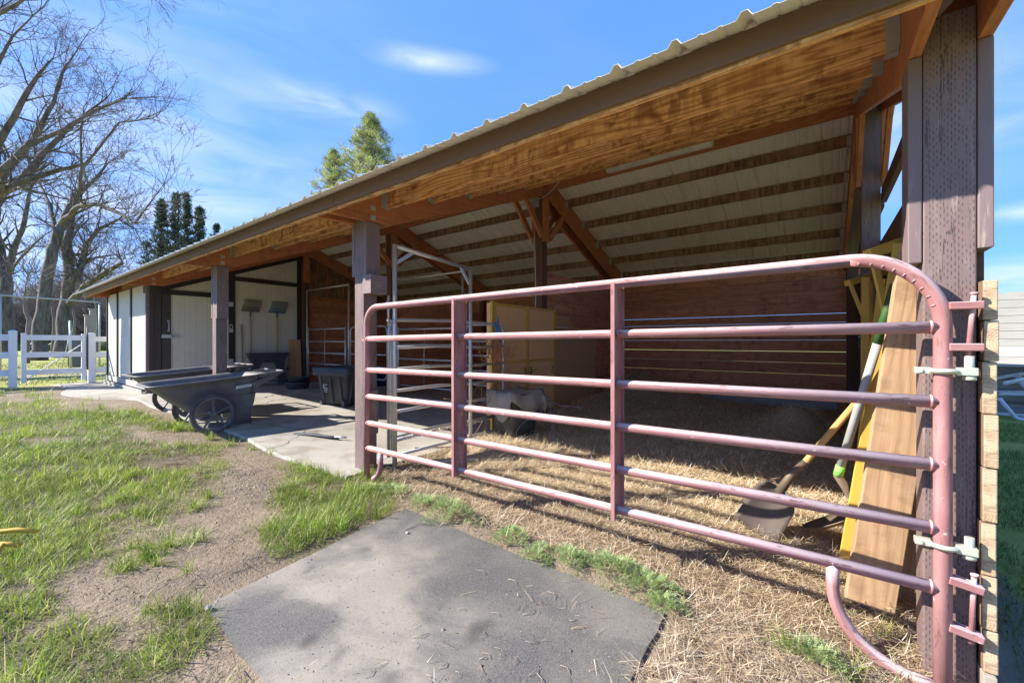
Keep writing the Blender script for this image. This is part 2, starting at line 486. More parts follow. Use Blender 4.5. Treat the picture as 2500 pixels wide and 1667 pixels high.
M['sack'] = plastic('dirty_sack', (.33, .30, .26), .8, (.18, .15, .12), .7)
M['twine'] = plastic('orange_twine', (.40, .15, .08), .8, (.3, .2, .15), .5)
M['blue_rope'] = plastic('blue_rope', (.05, .16, .32), .8)
M['blue_twine'] = plastic('pale_blue_twine', (.24, .28, .38), .8)
M['hose_y'] = plastic('yellow_hose', (.62, .36, .03), .5, (.5, .3, .1), .5)
M['dark_hose'] = plastic('dark_hose', (.03, .035, .05), .6)
M['diffuser'] = plastic('light_cover', (.5, .48, .42), .5)
M['box_green'] = plastic('utility_box_green', (.035, .05, .06), .5)
M['grey_pvc'] = plastic('grey_fibreglass', (.36, .37, .36), .45, (.5, .5, .48), .4)
M['green_band'] = plastic('lime_band', (.25, .6, .12), .5)
M['dark_green'] = plastic('green_handle', (.03, .09, .02), .5)
M['tag_blue'] = plastic('pale_blue_tag', (.45, .6, .75), .4)

def rubber_mat():
    m = NT('black_rubber_mat')
    o = m.mapping('Object', (1, 1, 1))
    n = m.noise(o, 1.4, 5, .6, .4)
    n2 = m.noise(o, 2.2, 3, .6)
    fine = m.noise(o, 230, 2, .7)
    grit = m.noise(o, 70, 3, .7)
    c = m.mix(m.step(fine, .3, .7), (.035, .035, .039), (.17, .165, .155))
    dust = m.math('ADD', m.math('MULTIPLY', m.step(n, .40, .62), .6), m.math('MULTIPLY', m.step(n2, .45, .7), .3))
    s = m.sep(o)
    # blown soil lies thickest on the side away from the stall
    edge = m.step(m.math('ADD', s[1], m.math('MULTIPLY', s[0], .22)), 1.40, .75)
    dust = m.math('ADD', m.math('MULTIPLY', dust, .5), m.math('MULTIPLY', edge, m.math('ADD', .10, m.math('MULTIPLY', dust, .75))), clamp=True)
    dust = m.math('MULTIPLY', dust, m.math('ADD', .6, m.math('MULTIPLY', grit, .8)), clamp=True)
    c = m.mix(m.math('MULTIPLY', dust, .86), c, (.36, .32, .26))
    spk = m.step(m.noise(o, 120, 1), .72, .76)
    c = m.mix(m.math('MULTIPLY', spk, .6), c, (.4, .36, .3))
    dark_blots = m.step(m.noise(m.mapping('Object', (1, 1, 1), (3, 1, 0)), 3.0, 2), .62, .75)  # soft dark blotches scattered by noise
    c = m.mix(m.math('MULTIPLY', dark_blots, .75), c, (.028, .028, .03))
    m.base(c); m.rough(.8)
    m.bump(m.math('ADD', m.math('MULTIPLY', fine, 1.2), m.math('MULTIPLY', grit, .4)), .5, .003)
    return m.m
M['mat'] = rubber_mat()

def concrete():
    m = NT('stained_concrete')
    o = m.mapping('Object', (1, 1, 1))
    n = m.noise(o, .7, 6, .6, .5); n2 = m.noise(o, 3, 5, .65, .3); f = m.noise(o, 60, 3, .6)
    c = m.mix(m.step(n, .3, .7), (.34, .32, .275), (.475, .45, .395))
    c = m.mix(m.math('MULTIPLY', m.step(n2, .46, .68), .7), c, (.25, .205, .15))
    c = m.mix(m.math('MULTIPLY', m.step(m.noise(o, 1.7, 6, .7, .8), .52, .66), .5), c, (.19, .17, .15))
    c = m.mix(m.math('MULTIPLY', f, .4), c, (.17, .16, .145))
    cr = m.n('ShaderNodeTexVoronoi', feature='DISTANCE_TO_EDGE'); cr.inputs['Scale'].default_value = .42
    wv = m.n('ShaderNodeVectorMath', operation='ADD'); m.link(o, wv.inputs[0])
    nn = m.n('ShaderNodeTexNoise'); nn.inputs['Scale'].default_value = 2.5; m.link(o, nn.inputs['Vector'])
    sc = m.n('ShaderNodeVectorMath', operation='SCALE'); sc.inputs['Scale'].default_value = .35; m.link(nn.outputs[1], sc.inputs[0]); m.link(sc.outputs[0], wv.inputs[1])
    m.link(wv.outputs[0], cr.inputs['Vector'])
    k = m.step(cr.outputs['Distance'], .006, .002)
    c = m.mix(m.math('MULTIPLY', k, .8), c, (.06, .055, .05))
    m.base(c); m.rough(.8); m.bump(m.math('SUBTRACT', m.math('MULTIPLY', f, .4), k), .4, .005)
    return m.m
M['concrete'] = concrete()

def ground():
    m = NT('ground_soil')
    o = m.mapping('Object', (1, 1, 1))
    at = m.n('ShaderNodeVertexColor', layer_name='Col'); sc = m.n('ShaderNodeSeparateColor'); m.link(at.outputs[0], sc.inputs[0])
    gr, st, lw = sc.outputs[0], sc.outputs[1], sc.outputs[2]
    n = m.noise(o, 1.1, 6, .62, .4); n2 = m.noise(o, 9, 5, .6); f = m.noise(o, 55, 4, .65); ff = m.noise(o, 190, 2, .6)
    c = m.mix(m.step(n, .32, .68), (.185, .140, .09), (.29, .225, .15))
    c = m.mix(m.math('MULTIPLY', m.step(n2, .5, .7), .45), c, (.185, .135, .095))
    c = m.mix(m.math('MULTIPLY', f, .3), c, (.42, .34, .27))
    peb = m.step(ff, .68, .74)
    c = m.mix(m.math('MULTIPLY', peb, .6), c, (.45, .40, .34))
    dk = m.step(m.noise(o, 26, 4, .7), .55, .63)
    c = m.mix(m.math('MULTIPLY', dk, .4), c, (.11, .08, .055))
    # under the grass: thatch and moist soil
    th = m.mix(f, (.10, .105, .035), (.20, .17, .09))
    c = m.mix(m.math('MULTIPLY', gr, .8), c, th)
    hs = m.step(m.sep(o)[1], 2.3, 3.2)  # hay inside the stall coloured paler to brighten its shade
    hay = m.mix(f, m.mix(hs, (.15, .105, .065), (.34, .25, .15)), m.mix(hs, (.38, .28, .18), (.66, .54, .36)))
    c = m.mix(m.math('MULTIPLY', st, .9), c, hay)
    n5 = m.noise(o, .35, 5, .6)
    lawn = m.mix(m.math('ADD', m.math('MULTIPLY', f, .6), m.math('MULTIPLY', n5, .5)), (.17, .22, .035), (.42, .42, .10))
    dry = m.step(m.noise(o, .12, 3, .6), .55, .62)
    lawn = m.mix(m.math('MULTIPLY', dry, .6), lawn, (.42, .34, .22))
    c = m.mix(lw, c, lawn)
    m.base(c); m.rough(.95)
    m.bump(m.math('ADD', m.math('ADD', f, m.math('MULTIPLY', ff, .4)), m.math('MULTIPLY', n2, 1.6)), .9, .018)
    return m.m
M['ground'] = ground()

def blade(name, trans=.35, rough=.55, spec=.35):
    m = NT(name)
    at = m.n('ShaderNodeVertexColor', layer_name='Col')
    m.base(at.outputs[0]); m.rough(rough)
    m.b.inputs['Specular IOR Level'].default_value = spec
    if trans:
        tr = m.n('ShaderNodeBsdfTranslucent'); m.link(at.outputs[0], tr.inputs[0])
        mx = m.n('ShaderNodeMixShader'); mx.inputs[0].default_value = trans
        m.link(m.b.outputs[0], mx.inputs[1]); m.link(tr.outputs[0], mx.inputs[2])
        m.link(mx.outputs[0], m.t.nodes['Material Output'].inputs['Surface'])
    return m.m
M['blade'] = blade('grass_blade', .4, .45)
M['straw'] = blade('straw_stalk', .15, .6)
M['needle'] = blade('conifer_foliage', .2, .7)

def bark(name, a, b):
    m = NT(name)
    o = m.mapping('Object', (6, 6, 1.5))
    n = m.noise(o, 1, 6, .65, .3)
    m.base(m.mix(m.step(n, .3, .7), a, b)); m.rough(.9); m.bump(n, .8, .03)
    return m.m
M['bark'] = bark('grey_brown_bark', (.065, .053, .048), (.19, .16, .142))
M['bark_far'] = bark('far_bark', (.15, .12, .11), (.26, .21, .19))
M['pine_bark'] = bark('pine_bark', (.24, .2, .16), (.36, .31, .27))
# ------------------------------------------------------------------ terrain
def tz(X):
    t = min(1, max(0, (-3.2 - X) / 6)); return .15 * t * t * (3 - 2 * t)
def tzn(X, Y=None):
    t = np.clip((-3.2 - X) / 6, 0, 1); return .15 * t * t * (3 - 2 * t)

def end_grain():
    m = NT('plank_end_grain')
    oi = m.n('ShaderNodeObjectInfo')
    o = m.n('ShaderNodeVectorMath', operation='ADD'); m.link(m.uv.outputs['Object'], o.inputs[0])
    cb = m.n('ShaderNodeCombineXYZ')
    m.link(m.math('MULTIPLY', m.math('SUBTRACT', oi.outputs['Random'], .5), .09), cb.inputs[0])
    m.link(m.math('ADD', m.math('MULTIPLY', oi.outputs['Random'], .13), -.02), cb.inputs[2])
    m.link(cb.outputs[0], o.inputs[1])
    fl = m.n('ShaderNodeVectorMath', operation='MULTIPLY'); fl.inputs[1].default_value = (1, 0, .8); m.link(o.outputs[0], fl.inputs[0])
    ln = m.n('ShaderNodeVectorMath', operation='LENGTH'); m.link(fl.outputs[0], ln.inputs[0])
    nn = m.noise(m.mapping('Object', (8, .5, 8)), 1, 3)
    d = m.math('ADD', ln.outputs['Value'], m.math('MULTIPLY', nn, .02))
    ring = m.math('PINGPONG', m.math('MULTIPLY', d, 130), .5)
    geo = m.n('ShaderNodeNewGeometry')
    fine = m.noise(m.mapping('Object', (60, 2, 60)), 1, 3)
    blot = m.noise(m.mapping('Object', (12, .3, 9), (1, 0, 4)), 1, 3)
    c = m.mix(m.math('MULTIPLY', ring, 1.3), (.56, .42, .27), (.40, .26, .14))
    c = m.mix(m.step(blot, .44, .6), c, (.30, .18, .09))
    dark_blots = m.noise(m.mapping('Object', (20, .3, 16), (6, 0, 2)), 1, 4, .7)
    c = m.mix(m.math('MULTIPLY', m.step(dark_blots, .5, .7), .6), c, (.24, .21, .17))
    rad = m.noise(m.mapping('Object', (5, .1, 60), (1, 0, 1)), 1, 2)
    c = m.mix(m.math('MULTIPLY', m.step(m.math('ABSOLUTE', m.math('SUBTRACT', rad, .5)), .02, .006), .7), c, (.13, .09, .06))
    c = m.mix(m.math('MULTIPLY', fine, .35), c, (.6, .5, .38))
    side = m.mix(m.noise(m.mapping('Object', (2, .4, 25)), 1, 5), (.25, .16, .10), (.15, .09, .06))
    isend = m.step(m.math('ABSOLUTE', m.sep(geo.outputs['Normal'])[1]), .5, .7)
    m.base(m.mix(isend, side, c)); m.rough(.85)
    m.bump(m.math('ADD', ring, fine), .3, .003)
    return m.m
M['end'] = end_grain()

# ------------------------------------------------------------------ the barn
barn = thing('horse_barn', 'long open-fronted wooden horse shelter with tan metal gable roof', 'barn')
TX = [.38, -3.40, -7.01, -10.54, -14.18]
YR = 5.27
def Hm(Y):
    if Y > YR: Y = 2 * YR - Y
    return 2.325 + .376 * (Y - 1.633)
def Hb(Y):
    if Y > YR: Y = 2 * YR - Y
    return 2.302 + .386 * (Y - 2.45)

# roof sheets
def roof_sheet(y0, y1, x0=-14.34, x1=.62):
    prof = []
    x = x0
    while x < x1:
        prof += [(x, 0), (x + .016, .024), (x + .036, .024), (x + .052, 0), (x + .105, 0), (x + .112, .005), (x + .122, .005), (x + .129, 0), (x + .17, 0), (x + .177, .005), (x + .187, .005), (x + .194, 0)]
        x += .235
    prof = [p for p in prof if p[0] <= x1]
    V = []; F = []
    ys = np.linspace(y0, y1, 5)
    for y in ys:
        V += [(px, y, Hm(y) + pz) for px, pz in prof]
    n = len(prof)
    for k in range(len(ys) - 1):
        for j in range(n - 1):
            F.append((k * n + j, k * n + j + 1, (k + 1) * n + j + 1, (k + 1) * n + j))
    o = npmesh('roof', V, F, M['roof'], barn)
    so_ = o.modifiers.new('thick', 'SOLIDIFY'); so_.thickness = .0015
    return o
roof_f = roof_sheet(1.633, YR); roof_b = roof_sheet(YR, 8.92)
b = MB()
b.face([(-14.36, YR - .16, Hm(YR) - .03), (.64, YR - .16, Hm(YR) - .03), (.64, YR, Hm(YR) + .035), (-14.36, YR, Hm(YR) + .035)])
b.face([(-14.36, YR, Hm(YR) + .035), (.64, YR, Hm(YR) + .035), (.64, YR + .16, Hm(YR) - .03), (-14.36, YR + .16, Hm(YR) - .03)])
b.build('ridge_cap', M['roof'], barn)

# fascia with joints, and the board behind it
xs = [.60, -3.1, -6.75, -10.4, -14.30]
for a, c in zip(xs[1:], xs[:-1]):
    b = MB(); b.box(a + .004, c, 1.780, 1.80, 2.276, 2.376); b.build('fascia', M['fascia'], barn, bevel=.003)
    b = MB(); b.box(a, c - .002, 1.803, 1.825, 2.260, 2.375); b.build('eave_board', M['pine'], barn)
b = MB(); b.box(-14.3, .6, 8.74, 8.77, 2.25, 2.376); b.build('fascia', M['fascia'], barn)

# trusses: rafters, posts, boards, braces
for ti, X in enumerate(TX):
    for s in (-1, 1):
        x0 = X + (.072 if s > 0 else -.112); x1 = x0 + .040
        for back in (0, 1):
            poly = [(1.845, 2.275), (2.43, 2.299), (YR - .001, Hb(YR)), (YR - .001, Hm(YR) - .012), (1.845, Hm(1.845) - .012)]
            if back: poly = [(2 * YR - y, z) for y, z in poly]
            # rafter as a board with grain along its slope
            b = MB(); b.prism(poly, 'x', x0, x1); o = b.build('rafter', M['rafter'] if ti else M['rafter'], barn, bevel=.003)
        # boards on either side of the front post, under the rafters
        zb = {0: 1.50, 1: 1.80, 2: 1.53, 3: 1.7, 4: 1.7}[ti]
        if ti < 3:
            b = MB(); b.box(x0 - (.0 if s > 0 else -.0), x1, 2.197, 2.345, (1.535 if (ti == 0 and s > 0) else zb), 2.287)
            b.build('post_board', M['post_board'], barn, bevel=.004)
        # king boards and knee braces at the ridge
        b = MB(); b.box(x0, x1, YR - .072, YR + .072, 2.69, 3.40); b.build('king_board', M['rafter'], barn, bevel=.003)
        for dy, t, bt in (((-1, .50, 0), (1, .50, 0)) if ti < 3 else ()):
            b = MB(); b.beam((x0 + .02, YR + dy * .11, 2.76), (x0 + .02, YR + dy * .56, 3.235), .038, .09, up=(0, -1, .4))
            b.build('knee_brace', M['rafter'], barn, bevel=.003)
    z0 = tz(X) - .15
    if ti != 4 and ti != 3:
        b = MB(); b.box(X - .07, X + .07, 2.20, 2.34, z0, 2.30 + (.12)); b.build('post', M['post'], barn, bevel=.005)
    b = MB(); b.box(X - .07, X + .07, YR - .07, YR + .07, z0, 3.40); b.build('post', M['post'] if ti == 0 else M['brown_post'], barn, bevel=.004)
    b = MB(); b.box(X - .07, X + .07, 8.05, 8.19, z0, 2.4); b.build('post', M['brown_post'], barn, bevel=.004)

# block and lower cheek on the gate post
b = MB(); b.box(-3.328, -3.20, 2.185, 2.36, 1.63, 1.80); b.build('latch_block', M['post_board'], barn, bevel=.003)
b = MB(); b.box(-3.325, -3.293, 2.215, 2.33, .35, .75); b.build('latch_block', M['post_board'], barn, bevel=.003)

# roof joists hanging between the trusses
JY = [2.41 + .57 * k for k in range(5)]
JY = JY + [2 * YR - y for y in JY]
for ti in range(4):
    xa, xb = TX[ti + 1] + .114, TX[ti] - .114
    for y in JY:
        zt = Hm(y) - .0135; dj = .165 if y < YR else .118
        b = MB(); b.box(xa, xb, y - .019, y + .019, zt - dj, zt)
        b.build('joist', M['pine'] if y < YR else M['joist'], barn)
        if ti < 3 :
            for xx, sg in ((xa, 1), (xb, -1)):
                b = MB()
                b.box(min(xx, xx + sg * .045), max(xx, xx + sg * .045), y - .0215, y - .0195, zt - dj - .003, zt - .01)
                b.box(min(xx, xx + sg * .045), max(xx, xx + sg * .045), y + .0195, y + .0215, zt - dj - .003, zt - .01)
                b.box(min(xx, xx + sg * .045), max(xx, xx + sg * .045), y - .0215, y + .0215, zt - dj - .005, zt - dj - .0015)
                b.box(min(xx, xx + sg * .003), max(xx, xx + sg * .003), y - .05, y - .022, zt - dj + .01, zt - .03)
                b.box(min(xx, xx + sg * .003), max(xx, xx + sg * .003), y + .022, y + .05, zt - dj + .01, zt - .03)
                if (y < YR and ti < 2) or ti == 0: b.build('joist_hanger', M['hanger'], barn)
    b = MB(); b.box(xa, xb, YR - .045, YR - .006, Hm(YR) - .25, Hm(YR) - .03); b.box(xa, xb, YR + .006, YR + .045, Hm(YR) - .25, Hm(YR) - .03)
    b.build('ridge_board', M['rafter'], barn)
# strap plates where rafters meet the posts
for ti in (1, 2, 3):
    for zz in (2.42, 2.33):
        b = MB(); b.box(TX[ti] + .1125, TX[ti] + .1145, 2.245, 2.295, zz - .022, zz + .022); b.build('nail_plate', M['hanger'], barn)

# collar tie of the open gable
for ya, yb in ((3.12, YR - .08), (YR + .08, 7.4)):
    b = MB(); b.box(.452, .49, ya, yb, 2.50, 2.635); b.build('collar_tie', M['brown_post'], barn)

# back wall of planks with daylight between some
b = MB(); z = -.02
gaps = {}
k = 0
while z < 2.33:
    h = random.choice((.14, .184, .184))
    if z + h > 2.42: h = 2.42 - z
    for xa, xb in ((-14.2, -10.6), (-10.5, -7.0), (-7.0, -3.4), (-3.4, .44)):
        g = 0
        if xa > -7.1: g = random.choice((0.001, .0015, .003, .005)) if z > .35 else .001
        yb = 8.20 + random.uniform(-.008, .008)
        b.box(xa + .002, xb - .002, yb, yb + .038, z, z + h - g)
    z += h; k += 1
b.build('back_wall', M['wall_plank'], barn, bevel=.005)
b = MB(); b.box(-3.3, -1.0, 8.165, 8.195, .02, .30); b.box(-.98, .2, 8.16, 8.195, .0, .26); b.build('kick_board', M['siding_grey'], barn)

# dividing wall behind the middle post of the first truss
b = MB(); z = 0
while z < 2.25:
    h = .184
    b.box(-3.425, -3.387, YR + .075, 8.19, z, min(z + h - .003, 2.27)); z += h
b.build('divider_wall', M['wall_plank'], barn, bevel=.005)
b = MB()
b.prism([(5.42, .02), (7.1, .02), (7.1, 1.25), (6.6, 1.34), (6.5, 1.42), (6.25, 1.44), (6.1, 1.60), (5.42, 1.62)], 'x', -3.384, -3.366)
b.build('plywood_lining', M['ply_dark'], barn)
for X in (-7.01,):
    b = MB(); z = .1
    while z < 1.9:
        b.box(X - .02, X + .018, YR + .075, 8.19, z, z + .181); z += .184
    b.build('divider_wall', M['wall_plank'], barn)

# gable wall: the planks' sawn ends show beside the near post
zs = [.04, .19, .38, .565, .757, .945, 1.13, 1.274, 1.416]
for i in range(len(zs) - 1):
    zc = (zs[i] + zs[i + 1]) / 2; h = (zs[i + 1] - zs[i]) / 2 - .0012
    dx = [.002, -.001, -.003, .0015, .003, .0, .004, .001][i]; dy = random.uniform(-.006, .006)
    b = MB(); b.box(-.0185, .0185, -3.02, 3.02, -h, h)
    o = b.build('wall_plank', M['end'], barn, bevel=.004)
    o.location = (.4720 + dx, 5.178 + dy, zc)
b = MB(); z = 1.418
while z < 2.15:
    b.box(.4525, .489, 2.30, 8.2, z, z + .181); z += .184
b.build('gable_wall', M['brown_post'], barn)
b = MB(); b.box(.453, .487, 2.14, 2.5, -.1, .038); b.build('wall_plank', M['plank_grey'], barn, bevel=.003)
b = MB(); b.face([(.455, 2.125, .02), (.490, 2.123, -.01), (.494, 2.122, -.09), (.462, 2.124, -.07)]); b.build('price_tag', M['tag_blue'], barn)

# ---- tack room
XW = -10.6
b = MB()                                                            # cream front in three sheets
for xa, xb in ((-14.22, -13.16), (-13.10, -11.89), (-11.83, -10.66)):
    b.box(xa, xb, 2.215, 2.235, .38, 2.335, off=(random.random() * 9, 0))
front = b
front.build('front_siding', M['cream'], barn)
def vbat(xa, xb, y=2.19, z0=.36, z1=2.34, m='trim', nm='batten', ya=None):
    b = MB(); b.box(xa, xb, y, y + .05, z0, z1); b.build(nm, M[m], barn)
vbat(-13.17, -13.09); vbat(-11.90, -11.82)
vbat(-14.26, -14.2, z0=.12, nm='corner_board')
vbat(-10.67, -10.60, z0=.12, m='post_board', nm='corner_board')
b = MB(); b.box(-10.80, -10.672, 2.185, 2.205, 2.16, 2.32); b.build('patch_board', M['dark_panel'], barn)
b = MB(); b.box(-14.26, -10.6, 2.165, 2.188, .26, .378); b.build('skirt_board', M['white_skirt'], barn)
b = MB(); b.beam((-14.26, 2.14, .175), (-10.6, 2.14, .175), .02, .155, up=(0, -.25, 1)); b.build('skirt_board', M['white_skirt'], barn)
# side wall towards the open bays
b = MB(); b.box(XW - .04, XW, 2.25, 2.42, .1, 2.32); b.build('dark_siding', M['dark_panel'], barn)
b = MB(); b.box(XW, XW + .022, 2.24, 2.30, .1, 2.32); b.build('batten', M['dark_panel'], barn)
# upper panels reach the rafters
def wallpoly(ya, yb, z0, z1=None, nm='side_siding', x=XW, m='cream'):
    b = MB()
    za = z1 if z1 else Hb(ya) - .0; zb = z1 if z1 else Hb(yb)
    # vertical grooves: uv runs up the board
    V = [(x, ya, z0), (x, yb, z0), (x, yb, zb), (x, ya, za)]
    uv = [(z0, ya), (z0, yb), (zb, yb), (za, ya)]
    b.face(V, uv)
    V2 = [(x - .02, p[1], p[2]) for p in V]
    b.face(V2[::-1], uv[::-1])
    for i in range(4):
        j = (i + 1) % 4
        b.face([V[i], V2[i], V2[j], V[j]])
    return b.build(nm, M[m], barn)
wallpoly(2.45, 3.64, 2.24)
wallpoly(3.70, 5.12, .12)
def ytrim(ya, yb, z0, z1, nm='trim_board', x0=XW + .002, x1=XW + .03, m='trim'):
    b = MB(); b.box(x0, x1, ya, yb, z0, z1); return b.build(nm, M[m], barn)
ytrim(2.42, 3.63, 2.155, 2.25)
ytrim(3.72, 5.10, 2.565, 2.665)
ytrim(3.60, 3.72, .1, 2.85, x1=XW + .035)
ytrim(5.10, 5.20, .1, 3.4, x1=XW + .035)
b = MB(); b.beam((XW + .018, 2.38, 2.25), (XW + .018, 5.12, 2.25 + .386 * 2.74), .032, .12); b.build('rake_trim', M['trim'], barn)
# door
b = MB()
V = [(XW + .01, 2.575, .16), (XW + .01, 3.595, .16), (XW + .01, 3.595, 2.15), (XW + .01, 2.575, 2.15)]
b.face(V, [(p[2], p[1]) for p in V]); 
V2 = [(XW - .03, p[1], p[2]) for p in V]; b.face(V2[::-1])
for i in range(4): b.face([V[i], V2[i], V2[(i + 1) % 4], V[(i + 1) % 4]])
door = b.build('door', M['cream'], barn)
b = MB(); b.box(XW - .02, XW + .028, 2.43, 2.573, .16, 2.15); b.build('door_stile', M['dark_panel'], door)
b = MB()
b.box(XW + .03, XW + .036, 2.42, 2.70, 1.27, 1.34); b.tube([(XW + .05, 2.46, 1.31), (XW + .05, 2.62, 1.31)], .009, 8); b.box(XW + .036, XW + .055, 2.56, 2.58, 1.28, 1.34)
b.build('bolt_latch', M['galv'], door)
b = MB(); b.tube([(XW + .03, 2.53, 1.60), (XW + .07, 2.53, 1.59), (XW + .07, 2.53, 1.44), (XW + .03, 2.53, 1.43)], .009, 8)
b.box(XW + .028, XW + .033, 2.515, 2.545, 1.59, 1.63); b.box(XW + .028, XW + .033, 2.515, 2.545, 1.40, 1.44)
b.build('handle', M['galv'], door)
for zz in (2.03, .76):
    b = MB(); b.box(XW + .036, XW + .042, 3.585, 3.68, zz - .05, zz + .05); b.tube([(XW + .045, 3.63, zz - .055), (XW + .045, 3.63, zz + .055)], .008, 8); b.build('hinge', M['galv'], door)
b = MB(); b.box(XW + .036, XW + .06, 3.60, 3.67, 1.40, 1.49)
b.tube([(XW + .048, 3.61, 1.48), (XW + .048, 3.61, 1.56), (XW + .048, 3.635, 1.585), (XW + .048, 3.66, 1.56), (XW + .048, 3.66, 1.48)], .007, 8)
b.build('padlock', M['galv'], door)
# brown boarding deeper in, beside the pens
b = MB(); z = .1
while z < 2.3:
    b.box(XW - .03, XW, 5.42, 8.19, z, z + .181); z += .184
b.build('side_planks', M['wall_plank'], barn, bevel=.005)
b = MB()
for k in range(6):
    ya = 5.36 + k * .47; yb = ya + .46
    b.prism([(ya, 2.3), (yb, 2.3), (yb, Hb(yb) + .05), (ya, Hb(ya) + .05)], 'x', XW - .028, XW - .01)
b.build('gable_boards', M['joist'], barn)
b = MB()
for k in range(6):
    ya = 5.40 + k * .47
    b.box(XW - .008, XW + .03, ya, ya + .04, 2.36, Hb(ya) + .02)
b.box(XW - .005, XW + .033, 5.4, 8.1, 2.27, 2.36)
b.build('gable_stud', M['rafter'], barn)
# far end and inner walls of the tack room
b = MB(); b.prism([(2.2, .1), (8.2, .1), (8.2, 2.35), (YR, Hb(YR)), (2.2, 2.33)], 'x', -14.24, -14.21); b.build('end_wall', M['cream'], barn)

# ------------------------------------------------------------------ strip light, junction box, wiring
def struct_light():
    t = thing('strip_light', 'long narrow fluorescent tube light fixed under the ridge', 'ceiling light', (-1.58, 4.98, 3.39))
    b = MB(); b.box(-.63, .63, -.05, .05, .045, .075); b.build('backing_tray', M['hanger'], t, bevel=.004)
    b = MB()
    pr = [(-.055, .044), (-.05, -.005), (-.025, -.035), (.025, -.035), (.05, -.005), (.055, .044)]
    b.prism([(p[0], p[1]) for p in pr], 'x', -.62, .62); b.build('cover', M['diffuser'], t, bevel=.003)
    for x in (-.6, -.3, .0, .3, .6):
        b = MB(); b.box(x - .012, x + .012, -.062, -.052, -.01, .05); b.build('clip', M['galv'], t)
    return t
struct_light()
t = thing('junction_box', 'grey electrical junction box on the middle ridge post', 'junction box', (-3.40, 5.10, 3.27))
b = MB(); b.box(-.045, .045, -.04, .06, -.08, .08); b.build('housing', M['hanger'], t, bevel=.006)
b = MB(); b.tube([(0, 0, -.08), (0, 0, -.6), (0.0, .03, -1.2), (0, .03, -2.0)], .009, 8); b.build('conduit', M['hanger'], t)
b = MB(); b.tube([(.04, -.02, -.0), (.22, -.05, .02), (.34, -.08, .06), (.72, -.14, .30), (.95, -.14, .32), (1.2, -.12, .16)], .008, 8); b.build('cable', M['hanger'], t)
b = MB(); b.tube([(-.04, -.02, 0), (-.2, -.1, -.05), (-.5, -.3, .02), (-.9, -.4, .12)], .006, 6); b.build('cable', M['hanger'], t)
# ------------------------------------------------------------------ slab and apron
def sheet(name, poly, z, mat, thick=.06, label=None):
    b = MB()
    top = [(x, y, z(x)) for x, y in poly]; bot = [(x, y, zz - thick) for x, y, zz in top]
    b.face(top)
    for i in range(len(poly)):
        j = (i + 1) % len(poly); b.face([top[i], bot[i], bot[j], top[j]])
    o = b.build(name, mat); return o
slab_poly = [(-3.28, 1.99), (-3.22, 2.5), (-3.35, 3.6), (-3.42, 5.2), (-3.42, 8.2)] + [(x, 8.2) for x in np.arange(-4, -10.6, -.8)] + [(-10.6, 8.2), (-10.6, 1.85)] + \
    [(x, 1.97 + .05 * math.sin(x * 3.1) + (-.1 if x < -6 else 0)) for x in np.arange(-10, -3.4, .35)]
def slab():
    xs = np.linspace(-10.6, -3.28, 42); V = []; F = []
    for i, x in enumerate(xs):
        y0 = 1.99 + .03 * math.sin(x * 3.1) - (.12 if x < -6.2 else 0)
        for y in (y0 - .03, y0, 2.6, 3.6, 5.2, 8.2):
            V.append((x + (0 if x < -3.4 else .02 * math.sin(y * 2)), y, tz(x) + (.03 if y > y0 - .01 else -.06)))
    n = 6
    for i in range(len(xs) - 1):
        for j in range(n - 1):
            F.append((i * n + j, (i + 1) * n + j, (i + 1) * n + j + 1, i * n + j + 1))
    o = npmesh('concrete_floor', V, F, M['concrete']); o['kind'] = 'structure'
    # apron in front of the tack room
    xs = np.linspace(-14.9, -9.4, 30); V = []; F = []
    for i, x in enumerate(xs):
        w_ = 1.35 + .12 * math.sin(x * 1.7) + max(0, (x + 10.6)) * .55
        for y, dz in ((w_ - .05, -.03), (w_, .012), (1.9, .022), (2.26, .026)):
            V.append((x, min(y, 2.2) if y < 2.2 else y, tz(x) + dz))
    for i in range(len(xs) - 1):
        for j in range(3):
            F.append((i * 4 + j, (i + 1) * 4 + j, (i + 1) * 4 + j + 1, i * 4 + j + 1))
    o = npmesh('concrete_path', V, F, M['concrete']); o['kind'] = 'structure'
slab()

# ------------------------------------------------------------------ the red pipe gate
def arc(cx, cz, r, a0, a1, n=8):
    return [(cx + r * math.cos(R(a0 + (a1 - a0) * k / n)), cz + r * math.sin(R(a0 + (a1 - a0) * k / n))) for k in range(n + 1)]
g = thing('pipe_gate', 'faded maroon six-rail tubular farm gate across the right-hand stall', 'gate', (.352, 2.13, 0))
GL = 3.53
# local frame: x from the hinge (0) to the latch end (-GL)
def gp(x, z): return (x, 0, z + .0085 * x)
hz = [1.523, 1.255, .981, .752, .522, .3045]
hz = [1.523, 1.252, .981, .752, .522, .3045]
r_ = .0228
b = MB()
pts = [(-GL, .035)] + [(-GL, 1.30)] + [(x, z) for x, z in arc(-GL + .15, 1.523 - .15, .15, 180, 90, 9)] + [(-.26, 1.523)] + [(x, z) for x, z in arc(-.26, 1.523 - .26, .26, 90, 0, 12)] + [(0, .6), (0, -.10)]
b.tube([gp(x, z) for x, z in pts], r_ * 1.12, 20)
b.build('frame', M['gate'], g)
for i, z in enumerate(hz[1:]):
    b = MB()
    b.tube([gp(-GL + .01, z), gp(-2.6, z + .002), gp(-1.2, z - .001), gp(-.01, z)], r_, 18)
    for xw in (-GL + .028, -.03, -2.42 - .012, -2.42 + .012, -1.24 - .012, -1.24 + .012):
        b.tube([gp(xw - .004, z), gp(xw + .004, z)], r_ * 1.10, 14)
    b.build('rail', M['gate'], g)
